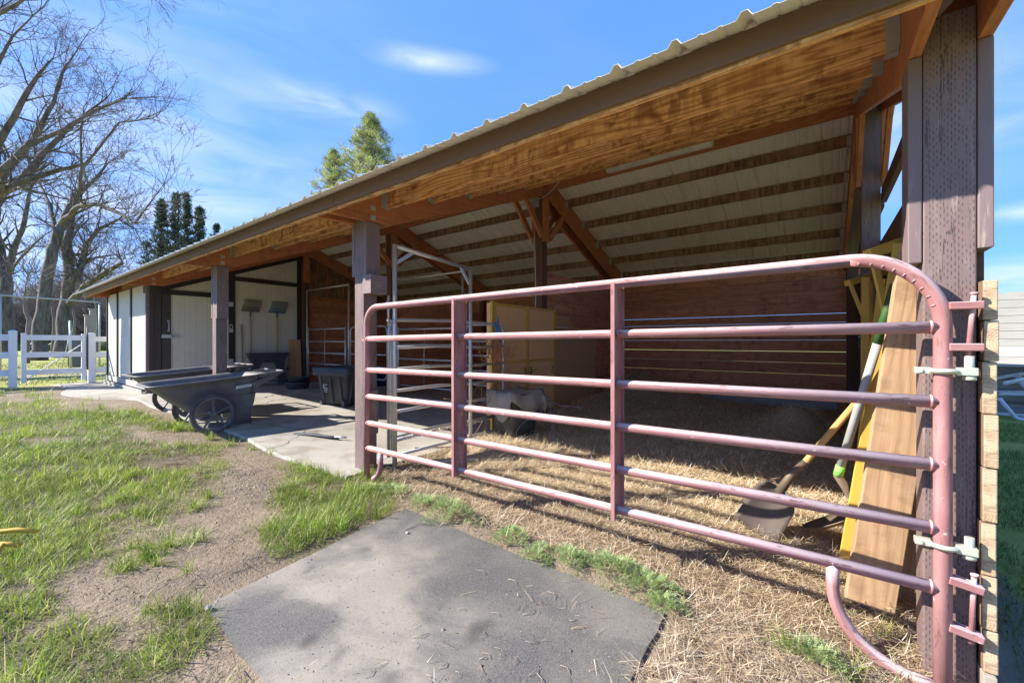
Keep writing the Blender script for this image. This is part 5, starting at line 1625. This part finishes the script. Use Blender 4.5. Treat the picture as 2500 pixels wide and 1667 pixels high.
# pipe frame
pz = 15.0
pA = far(-60, 13.0); pB = far(243, pz)
t = thing('pipe_frame', 'galvanized pipe frame standing on the lawn beyond the white fence', 'pipe frame', (0, 0, 0))
hA, hB = hz_(716, 13.0), hz_(738, pz)
b = MB(); pipe(b, [(*pA, hA), (*pB, hB)], .026, 8); b.build('top_rail', M['hanger'], t)
for (p, h_) in ((far(1, 13.3), hz_(722, 13.3)), (pB, hB)):
    b = MB(); pipe(b, [(*p, .1), (*p, h_)], .026, 8); b.build('upright', M['hanger'], t)
p = far(193, 17)
t = thing('utility_box', 'dark green electrical cabinet behind the white gate', 'cabinet', (*p, .12), R(35))
b = MB(); b.box(-.28, .28, -.18, .18, .02, 1.22); b.build('body', M['box_green'], t, bevel=.02)
b = MB(); b.box(-.31, .31, -.21, .21, 1.22, 1.27); b.build('lid', M['box_green'], t, bevel=.01)
b = MB(); b.box(-.26, .26, -.2, -.18, .1, 1.15); b.build('door', M['box_green'], t, bevel=.005)
p = far(172, 16.4)
t = thing('service_mast', 'shiny braced metal mast left of the dark green cabinet', 'mast', (*p, .12))
b = MB(); b.tube([(0, 0, 0), (-.03, 0, 1.0), (-.06, 0, 1.9)], .05, 8, rr=[.04, .045, .03]); b.build('mast', M['galv'], t)
b = MB(); b.tube([(.0, 0, 1.5), (-.3, -.2, 0)], .014, 6); b.tube([(0, 0, 1.3), (-.45, .1, .0)], .014, 6); b.build('brace', M['galv'], t)
for (xs_, ys_, z_, w_, lab) in ((213, 770, 18, .16, 'paler and shorter of two old wooden posts behind the cabinet'), (226, 755, 19, .2, 'taller greyer of two old wooden posts behind the cabinet')):
    p = far(xs_, z_); h_ = hz_(ys_, z_)
    b = MB(); b.beam((0, 0, -.1), (.02, 0, h_ - .12), w_, w_); b.box(-w_ * .7, w_ * .7, -w_ * .7, w_ * .7, h_ - .13, h_ - .09); o = b.build('wooden_post', M['plank_grey']); o.location = (*p, .12); tag(o, lab, 'post', 'old wooden posts beyond the fence')

# ------------------------------------------------------------------ grey boarded wall and chair on the right
t = thing('boarded_outbuilding', 'low outbuilding clad in weathered grey horizontal boards, right of the barn', 'outbuilding', (2.0, 10.4, 0))
b = MB(); z = 1.12
while z < 2.0:
    b.beam((-1.1, 0, z + .06), (7.5, 0, z + .06), .022, .122); z += .128
b.build('siding', M['siding_grey'], t)
b = MB(); b.box(-1.1, 7.5, -.012, .02, .96, 1.11); b.build('white_band', M['white_paint'], t)
b = MB()
for k, z in enumerate((.02, .22, .42, .62, .80)): b.box(-1.1, 7.5, -.04 - .0 * k, .0, z, z + .15)
b.build('deck_board', M['siding_grey'], t)
b = MB(); b.box(-1.1, 7.5, .03, 3.0, 0, 1.98); b.build('body', M['siding_grey'], t)
b = MB(); b.box(-1.1, 7.5, -.45, .0, .80, .84); b.build('deck', M['siding_grey'], t)
# white folding chair frame
cx_, cy_ = 2.50, 9.7
t = thing('patio_chair', 'white metal reclining chair frame on the grass right of the barn', 'chair', (cx_, cy_, 0), R(12))
for s in (0, .5):
    b = MB()
    b.tube([(-.25, s, .55), (.15, s, .68), (.75, s, .78)], .03, 8)
    b.tube([(.12, s, .66), (.5, s, .05), (.56, s, .03)], .045, 8)
    b.tube([(-.30, s, .32), (-.12, s, .03), (-.05, s, .012), (.56, s, .012), (.95, s, .03)], .03, 8)
    b.build('side_frame', M['white_paint'], t)
b = MB()
for k in range(6):
    x = -.2 + k * .16; b.beam((x, -.02, .40), (x, .52, .40), .09, .012, up=(0, 0, 1))
b.tube([(-.30, 0, .38), (.75, 0, .42)], .016, 8); b.tube([(-.30, .5, .38), (.75, .5, .42)], .016, 8)
b.build('seat', M['white_paint'], t)
b = MB()
for k in range(5):
    u = k / 4; b.beam((.70 + .2 * u, -.02, .48 + .4 * u), (.70 + .2 * u, .52, .48 + .4 * u), .012, .07)
b.build('backrest', M['white_paint'], t)
# ------------------------------------------------------------------ trees
def seg_mesh(segs, n, name, mat, parent=None):
    """segs: (m,8) array of p,q,r0,r1 -> one mesh of open prisms with n sides"""
    S = np.array(segs, float); p, q, r0, r1 = S[:, :3], S[:, 3:6], S[:, 6], S[:, 7]
    d = q - p; d /= np.linalg.norm(d, axis=1, keepdims=True) + 1e-9
    ref = np.where(np.abs(d[:, 2:3]) < .9, np.array([[0, 0, 1.]]), np.array([[1., 0, 0]]))
    s = np.cross(d, ref); s /= np.linalg.norm(s, axis=1, keepdims=True); u = np.cross(d, s)
    a = 2 * np.pi * np.arange(n) / n
    off = s[:, None] * np.cos(a)[None, :, None] + u[:, None] * np.sin(a)[None, :, None]
    V = np.concatenate([p[:, None] + off * r0[:, None, None], q[:, None] + off * r1[:, None, None]], 1).reshape(-1, 3)
    i0 = (np.arange(len(S)) * 2 * n)[:, None]; j = np.arange(n)[None]; k = (j + 1) % n
    F = np.stack([i0 + j, i0 + k, i0 + k + n, i0 + j + n], -1).reshape(-1, 4)
    return npmesh(name, V, F, mat, parent, smooth=n > 4)

def grow(rs, segs_big, segs_small, p, d, r, L, level, maxl, up=.12, spread=.55, kids=(3, 5), thin=.0035, droop=0):
    """one branch as a wandering chain, with side shoots"""
    n = max(3, int(5 if level < 2 else 3)); pts = [(p.copy(), r)]
    for k in range(n):
        d = d + np.array([rs.gauss(0, .13), rs.gauss(0, .13), rs.gauss(0, .10) + up * .5 - droop]); d /= np.linalg.norm(d)
        p = p + d * L / n
        rr = r * (1 - .62 * (k + 1) / n)
        q0, r0 = pts[-1]
        (segs_big if max(r0, rr) > .03 else segs_small).append([*q0, *p, max(r0, thin), max(rr, thin)])
        pts.append((p.copy(), rr))
    if level >= maxl: return
    nk = rs.randint(*kids)
    for c in range(nk):
        i = rs.randint(1, n) if c else n
        q, rr = pts[i]
        dd = d + np.array([rs.gauss(0, spread), rs.gauss(0, spread), rs.gauss(0, spread * .7) + up]); dd /= np.linalg.norm(dd)
        grow(rs, segs_big, segs_small, q, dd, rr * rs.uniform(.55, .8) + thin * .3, L * rs.uniform(.5, .75), level + 1, maxl, up, spread, kids, thin, droop)

def bare_tree(name, label, base, limbs, seed, mat='bark', maxl=4, trunk_r=.35, thin=.004, cat='tree', group=None, kids=(3, 4), L0=2.2, up=.1, along=5, spread=.55, kidr=.4, tscale=1.0):
    """limbs: list of polylines [(x,y,z,r),...] in world metres; twigs grow along them"""
    rs = random.Random(seed); t = thing(name, label, cat, tuple(base), 0, group)
    B, S = [], []; base = np.array(base, float)
    tr = []
    for li, poly in enumerate(limbs):
        P_ = [np.array(q[:3], float) - base for q in poly]; Rr = [q[3] * tscale for q in poly]
        # smooth and roughen the limb
        pts, rads = [], []
        for k in range(len(P_) - 1):
            for s in range(4):
                u = s / 4; pts.append(P_[k] * (1 - u) + P_[k + 1] * u); rads.append(Rr[k] * (1 - u) + Rr[k + 1] * u)
        pts.append(P_[-1]); rads.append(Rr[-1])
        pts = [q + (np.array([rs.gauss(0, 1), rs.gauss(0, 1), rs.gauss(0, 1)]) * rads[i] * .13 if i else 0) for i, q in enumerate(pts)]
        mb = MB()
        if li == 0: pts[0] = pts[0] + np.array([0, 0, -.2])
        mb.tube([tuple(q) for q in pts], 1, 10, rr=[rads[i] * (1.25 if (i == 0 and li == 0) else 1) for i in range(len(rads))], cap=True)
        mb.build('trunk' if li == 0 else 'limb', M[mat], t)
        tot = len(pts)
        for k in range(3 if li == 0 else 1, tot):
            if li == 0 and k < tot * .45: continue
            dirv = pts[k] - pts[k - 1]; dirv /= np.linalg.norm(dirv) + 1e-9
            for c in range(along if k == tot - 1 else max(1, along // 2)):
                dd = dirv * .8 + np.array([rs.gauss(0, .6), rs.gauss(0, .6), rs.gauss(0, .5) + up]); dd /= np.linalg.norm(dd)
                grow(rs, B, S, pts[k], dd, max(rads[k] * kidr, .018), L0 * rs.uniform(.6, 1.1), 1, maxl, up, spread, kids, thin)
    if B: seg_mesh(B, 6, 'branches', M[mat], t)
    if S: seg_mesh(S, 3, 'twigs', M[mat], t)
    print(name, len(B), len(S))
    return t
def fp(xs_, ys_, z_, r): 
    x, y = far(xs_, z_); return (x, y, hz_(ys_, z_), r)
GZ = .15
# T2: the big leaning trunk pair left of the tack room
D = 23
x, y = far(92, D)
bare_tree('cottonwood', 'big bare tree with leaning double trunk and a bough arching right', (x, y, GZ), [
    [(x, y, GZ, .42), fp(104, 760, D, .36), fp(118, 650, D, .32), fp(140, 575, D + .3, .30), fp(165, 515, D + .6, .24), fp(195, 470, D + .8, .16), fp(235, 435, D + 1.2, .10), fp(262, 400, D + 1.6, .06)],
    [fp(150, 545, D, .20), fp(190, 505, D - .5, .15), fp(235, 498, D - 1, .13), fp(290, 520, D - 1.4, .11), fp(330, 545, D - 1.8, .07), fp(370, 490, D - 2, .04), fp(400, 450, D - 2, .02)],
    [fp(140, 575, D, .16), fp(120, 500, D + 1, .13), fp(100, 455, D + 2, .08), fp(90, 430, D + 2, .05)],
    [fp(195, 470, D, .12), fp(200, 410, D - .6, .09), fp(196, 340, D - 1, .05), fp(205, 260, D - 1, .03)]], 1, maxl=4, L0=1.8, thin=.007, along=3, kids=(2, 4), tscale=.78)
D = 27
x, y = far(152, D)
bare_tree('cottonwood', 'thick bare tree with ivy-dark trunk and broken stub, right of the leaning one', (x, y, GZ), [
    [(x, y, GZ, .60), fp(158, 760, D, .5), fp(168, 700, D, .46), fp(165, 600, D, .34), fp(172, 540, D, .24), fp(190, 480, D, .12)],
    [fp(168, 700, D, .3), fp(195, 660, D, .26), fp(208, 600, D + 1, .22), fp(240, 560, D + 1, .16), fp(290, 535, D + 1, .1), fp(330, 560, D + 1, .06), fp(350, 600, D, .03)],
    [fp(170, 740, D, .3), fp(205, 700, D - .5, .26), fp(250, 668, D - 1, .2), fp(298, 642, D - 1.5, .15)],
    [fp(195, 690, D, .2), fp(198, 650, D, .16), fp(230, 630, D, .12), fp(262, 625, D, .07)]], 2, maxl=4, L0=2.0, thin=.008, along=3, kids=(2, 4), tscale=.68)
D = 30
x, y = far(14, D)
bare_tree('cottonwood', 'tall straight-trunked bare tree at the left edge', (x, y, GZ), [
    [(x, y, GZ, .55), fp(14, 760, D, .46), fp(16, 690, D, .40), fp(6, 640, D, .34), fp(-10, 560, D, .25), fp(-5, 470, D, .15), fp(0, 380, D, .08)],
    [fp(16, 690, D, .25), fp(30, 620, D, .22), fp(60, 540, D, .16), fp(75, 460, D, .10), fp(110, 400, D, .05)],
    [fp(25, 660, D, .12), fp(60, 620, D - 1, .09), fp(100, 580, D - 2, .05), fp(130, 560, D - 2, .03)]], 3, maxl=4, L0=2.2, thin=.009, along=3, kids=(2, 4), tscale=.85)
# T0: the near tree whose boughs sweep in from the left
bx, by = -22.2, -3.6
k = .9
bare_tree('old_cottonwood', 'huge bare tree rooted left of the picture whose boughs sweep across the sky', (bx, by, GZ), [
    [(bx, by, GZ, .55), (bx + .1, by + .2, 2.0, .48), (bx + .2, by + .8, 3.6, .42)],
    [(bx + .2, by + .8, 3.6, .34), fp(-60, 520, 15, .27), fp(0, 470, 15, .21), fp(50, 445, 15, .17), fp(100, 380, 15, .12), fp(150, 330, 15, .09), fp(200, 285, 15, .05), fp(260, 240, 15, .03)],
    [fp(-40, 500, 15, .2), fp(30, 400, 15.5, .14), fp(80, 340, 16, .11), fp(130, 250, 16, .08), fp(150, 180, 16, .05), fp(190, 120, 16, .025)],
    [(bx + .2, by + .8, 3.6, .26), fp(-80, 430, 14.5, .20), fp(0, 350, 14.5, .14), fp(70, 215, 14.5, .09), fp(120, 150, 14.5, .04)],
    [fp(-10, 430, 14, .13), fp(60, 360, 14, .10), fp(150, 320, 14.3, .08), fp(230, 270, 14.5, .05), fp(310, 240, 14.5, .03)],
    [fp(50, 445, 15, .13), fp(130, 420, 15, .10), fp(210, 400, 15.2, .06), fp(290, 300, 15.5, .035), fp(370, 290, 15.5, .02)],
    [(bx + .2, by + .8, 3.6, .2), fp(-200, 180, 12, .14), fp(-60, 60, 12, .10), fp(20, 22, 12, .06), fp(90, -20, 12, .03)],
    [fp(-60, 300, 13, .1), fp(-20, 180, 13, .07), fp(30, 90, 13, .04), fp(80, 40, 13, .02)]], 4, maxl=4, L0=1.4, thin=.0038, along=3, up=.06, kids=(2, 4), tscale=.8)
# twigs reaching down at the top of the picture, from a bough above
x, y = far(-300, 9)
bare_tree('overhanging_tree', 'bare tree out of view at the left with one twiggy bough above the frame', (x, y, .1), [
    [(x, y, .1, .35), (x, y, 4, .28), (x + .3, y + .3, 7.5, .2)],
    [(x + .3, y + .3, 7.5, .14), fp(0, -150, 9.5, .08), fp(180, -90, 9.8, .05), fp(330, -40, 10, .02)]], 9, maxl=4, L0=1.0, thin=.003, along=3, up=-.03)
# casts the dappled shade on the tack room wall
x, y = -17.5, -2.6

# small bare trees and the far thicket
rs0 = random.Random(21)
lab_small = [('slender forked bare sapling between the two large trunks', 65, 20, 700), ('small bare tree with pale trunk just left of the pipe frame', 128, 33, 640), ('thin bare tree near the cabinet', 178, 36, 650), ('thin leaning bare tree near the corner of the tack room', 236, 38, 660)]
for i, (lab, xs_, D, yt) in enumerate(lab_small):
    x, y = far(xs_, D)
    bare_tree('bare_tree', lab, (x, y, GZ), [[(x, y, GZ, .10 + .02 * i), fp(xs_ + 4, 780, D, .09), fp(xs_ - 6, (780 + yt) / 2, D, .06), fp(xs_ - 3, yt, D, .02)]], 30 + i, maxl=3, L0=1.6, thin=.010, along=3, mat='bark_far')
def thicket():
    S = []
    rs = random.Random(5)
    for k in range(900):
        D = rs.uniform(48, 75); xs_ = rs.uniform(-500, 420); x, y = far(xs_, D)
        h = rs.uniform(3.5, 8.5) * (1.25 if xs_ > 130 else .85)
        p = np.array([x, y, .1]); d = np.array([rs.gauss(0, .12), rs.gauss(0, .12), 1.0])
        q = p
        for s in range(4):
            d2 = d + np.array([rs.gauss(0, .25), rs.gauss(0, .25), 0]); n_ = q + d2 / np.linalg.norm(d2) * h / 4
            S.append([*q, *n_, .09 * (1 - s * .2), .09 * (1 - (s + 1) * .2)])
            for c in range(8):
                dd = d2 + np.array([rs.gauss(0, .9), rs.gauss(0, .9), rs.gauss(0.2, .5)]); dd /= np.linalg.norm(dd)
                e = n_ + dd * rs.uniform(.6, 2.0); S.append([*n_, *e, .03, .012])
                for c2 in range(3):
                    d3 = dd + np.array([rs.gauss(0, .7), rs.gauss(0, .7), rs.gauss(0.1, .5)]); d3 /= np.linalg.norm(d3)
                    S.append([*(n_ + (e - n_) * rs.uniform(.3, .9)), *(e + d3 * rs.uniform(.4, 1.2)), .018, .01])
            q = n_
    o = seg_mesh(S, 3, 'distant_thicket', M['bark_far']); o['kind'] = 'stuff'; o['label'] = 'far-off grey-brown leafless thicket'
    print('thicket', len(S))
thicket()
# long low hedge and the pale road far beyond
b = MB(); a_, c_ = far(-600, 46), far(420, 46)
xs2 = np.linspace(0, 1, 200)
V = []; F = []
for i, u in enumerate(xs2):
    p = np.array(a_) * (1 - u) + np.array(c_) * u
    for j, (dy, z) in enumerate(((-.5, 0), (-.6, .5), (-.2, .95), (.3, 1.0), (.6, .5), (.5, 0))):
        V.append((p[0] + random.gauss(0, .08), p[1] + dy + random.gauss(0, .08), .1 + z * (.8 + .4 * random.random())))
for i in range(199):
    for j in range(5): F.append((i * 6 + j, (i + 1) * 6 + j, (i + 1) * 6 + j + 1, i * 6 + j + 1))
C = np.random.default_rng(2).uniform(.6, 1.4, (len(V), 1)) * np.array([[.10, .13, .035]])
o = npmesh('hedge', V, F, M['blade'], None, C); tag(o, 'low dull green hedge far behind the white fence', 'hedge')

# ------------------------------------------------------------------ evergreens
def conifer(name, label, base, h, r, seed, col, n=5200, size=.13, profile='column', trunk=.12, clump=18, group=None, tl=(0, 0), gap=.0, bark='bark', crown0=.12):
    rs_ = np.random.default_rng(seed); t = thing(name, label, 'tree', tuple(base), 0, group)
    mb = MB(); pts = [(tl[0] * u ** 2, tl[1] * u ** 2, h * u) for u in np.linspace(0, .97, 9)]
    mb.tube(pts, 1, 8, rr=[trunk * (1 - .9 * u) for u in np.linspace(0, 1, 9)]); mb.build('trunk', M[bark], t)
    # clumps set out along limbs
    nc = n // clump; cs = []
    S = []
    for k in range(nc):
        u = crown0 + (1 - crown0) * rs_.random() ** (.85)
        if profile == 'column': rr = r * (1 - u) ** .45 * (.85 + .18 * np.sin(u * 11 + seed) + .12 * np.sin(u * 29 + 2 * seed)) * min(1, u * 6)
        else: rr = r * min(1, (1 - u) ** .75 * 1.25) * (.65 + .5 * rs_.random())
        a = rs_.uniform(0, 6.28) if profile == 'column' else 2.4 * k + rs_.normal(0, .3)
        q = rr * (rs_.random() ** .5)
        cx, cy = tl[0] * u ** 2, tl[1] * u ** 2
        c = np.array([cx + q * np.cos(a), cy + q * np.sin(a), h * u + (.12 if profile != 'column' else .25) * q])
        cs.append(c)
        S.append([cx, cy, h * u - (.25 * q), *c, .02 + .012 * r, .008])
    cs = np.array(cs)
    seg_mesh(S, 4, 'branches', M[bark], t)
    m_ = nc * clump; ci = np.repeat(np.arange(nc), clump)
    cr = ((.09 + .09 * rs_.random(nc)) * (r ** .35) if profile == 'column' else (.10 + .08 * rs_.random(nc)))[ci]
    dv = rs_.normal(0, 1, (m_, 3)); dv /= np.linalg.norm(dv, axis=1, keepdims=True); dv[:, 2] = dv[:, 2] * .8 + (.25 if profile == 'column' else .2)
    P0 = cs[ci] + dv * (cr * rs_.random(m_) ** .5)[:, None]
    ax = dv * .7 + rs_.normal(0, .35, (m_, 3)) + np.array([0, 0, .55 if profile == 'column' else .25]); ax /= np.linalg.norm(ax, axis=1, keepdims=True)
    s = np.cross(ax, rs_.normal(0, 1, (m_, 3))); s /= np.linalg.norm(s, axis=1, keepdims=True)
    L_ = size * rs_.uniform(.6, 1.4, m_)[:, None]; W_ = L_ * (.30 if profile == 'column' else .13)
    V = np.stack([P0 - s * W_ * .5, P0 + s * W_ * .5, P0 + ax * L_ + s * W_ * .3, P0 + ax * L_ - s * W_ * .3], 1).reshape(-1, 3)
    F = np.arange(m_ * 4).reshape(-1, 4)
    cc = np.array(col)[None] * (rs_.uniform(.6, 1.5, (nc, 1)))[ci] * rs_.uniform(.75, 1.3, (m_, 1))
    npmesh('crown', V, F, M['needle'], t, np.repeat(cc, 4, 0))
    return t
for i, (xs_, yt, D, r, lab, tlx) in enumerate(((390, 495, 30, 1.0, 'leftmost and loosest of the dark slender evergreens above the tack room', .6), (425, 480, 30, .95, 'tall dark slender evergreen, second from the left above the tack room', .5), (458, 474, 31, .9, 'tallest dark slender evergreen, with a bent tip', -.3),
        (486, 512, 31, .95, 'rightmost of the cluster of dark slender evergreens', .2))):
    x, y = far(xs_, D); h = hz_(yt, D) - .1
    conifer('slender_evergreen', lab, (x, y, .1), h, r, 50 + i, (.075, .11, .06), n=5400, size=.19, tl=(tlx, 0), group='slender evergreens behind the roof')
x, y = far(530, 36); conifer('slender_evergreen', 'small lone dark evergreen tip peeping over the roof', (x, y, .1), hz_(556, 36), 1.0, 60, (.045, .065, .04), n=3000, size=.2)
x, y = far(358, 26); conifer('young_pine', 'sparse young evergreen behind the bough, low over the tack room roof', (x, y, .1), hz_(600, 26), .9, 61, (.10, .12, .08), n=1700, size=.15)
x, y = far(905, 24); conifer('pine', 'large yellow-green pine standing behind the roof', (x, y, 0), hz_(284, 24), 5.0, 70, (.38, .41, .15), n=24000, size=.17, profile='pine', trunk=.20, clump=54, bark='pine_bark', crown0=.5)
x, y = far(815, 25); conifer('pine', 'smaller yellow-green pine left of the large one behind the roof', (x, y, 0), hz_(372, 25), 3.6, 71, (.36, .39, .15), n=14000, size=.17, profile='pine', trunk=.15, clump=54, bark='pine_bark', crown0=.45)
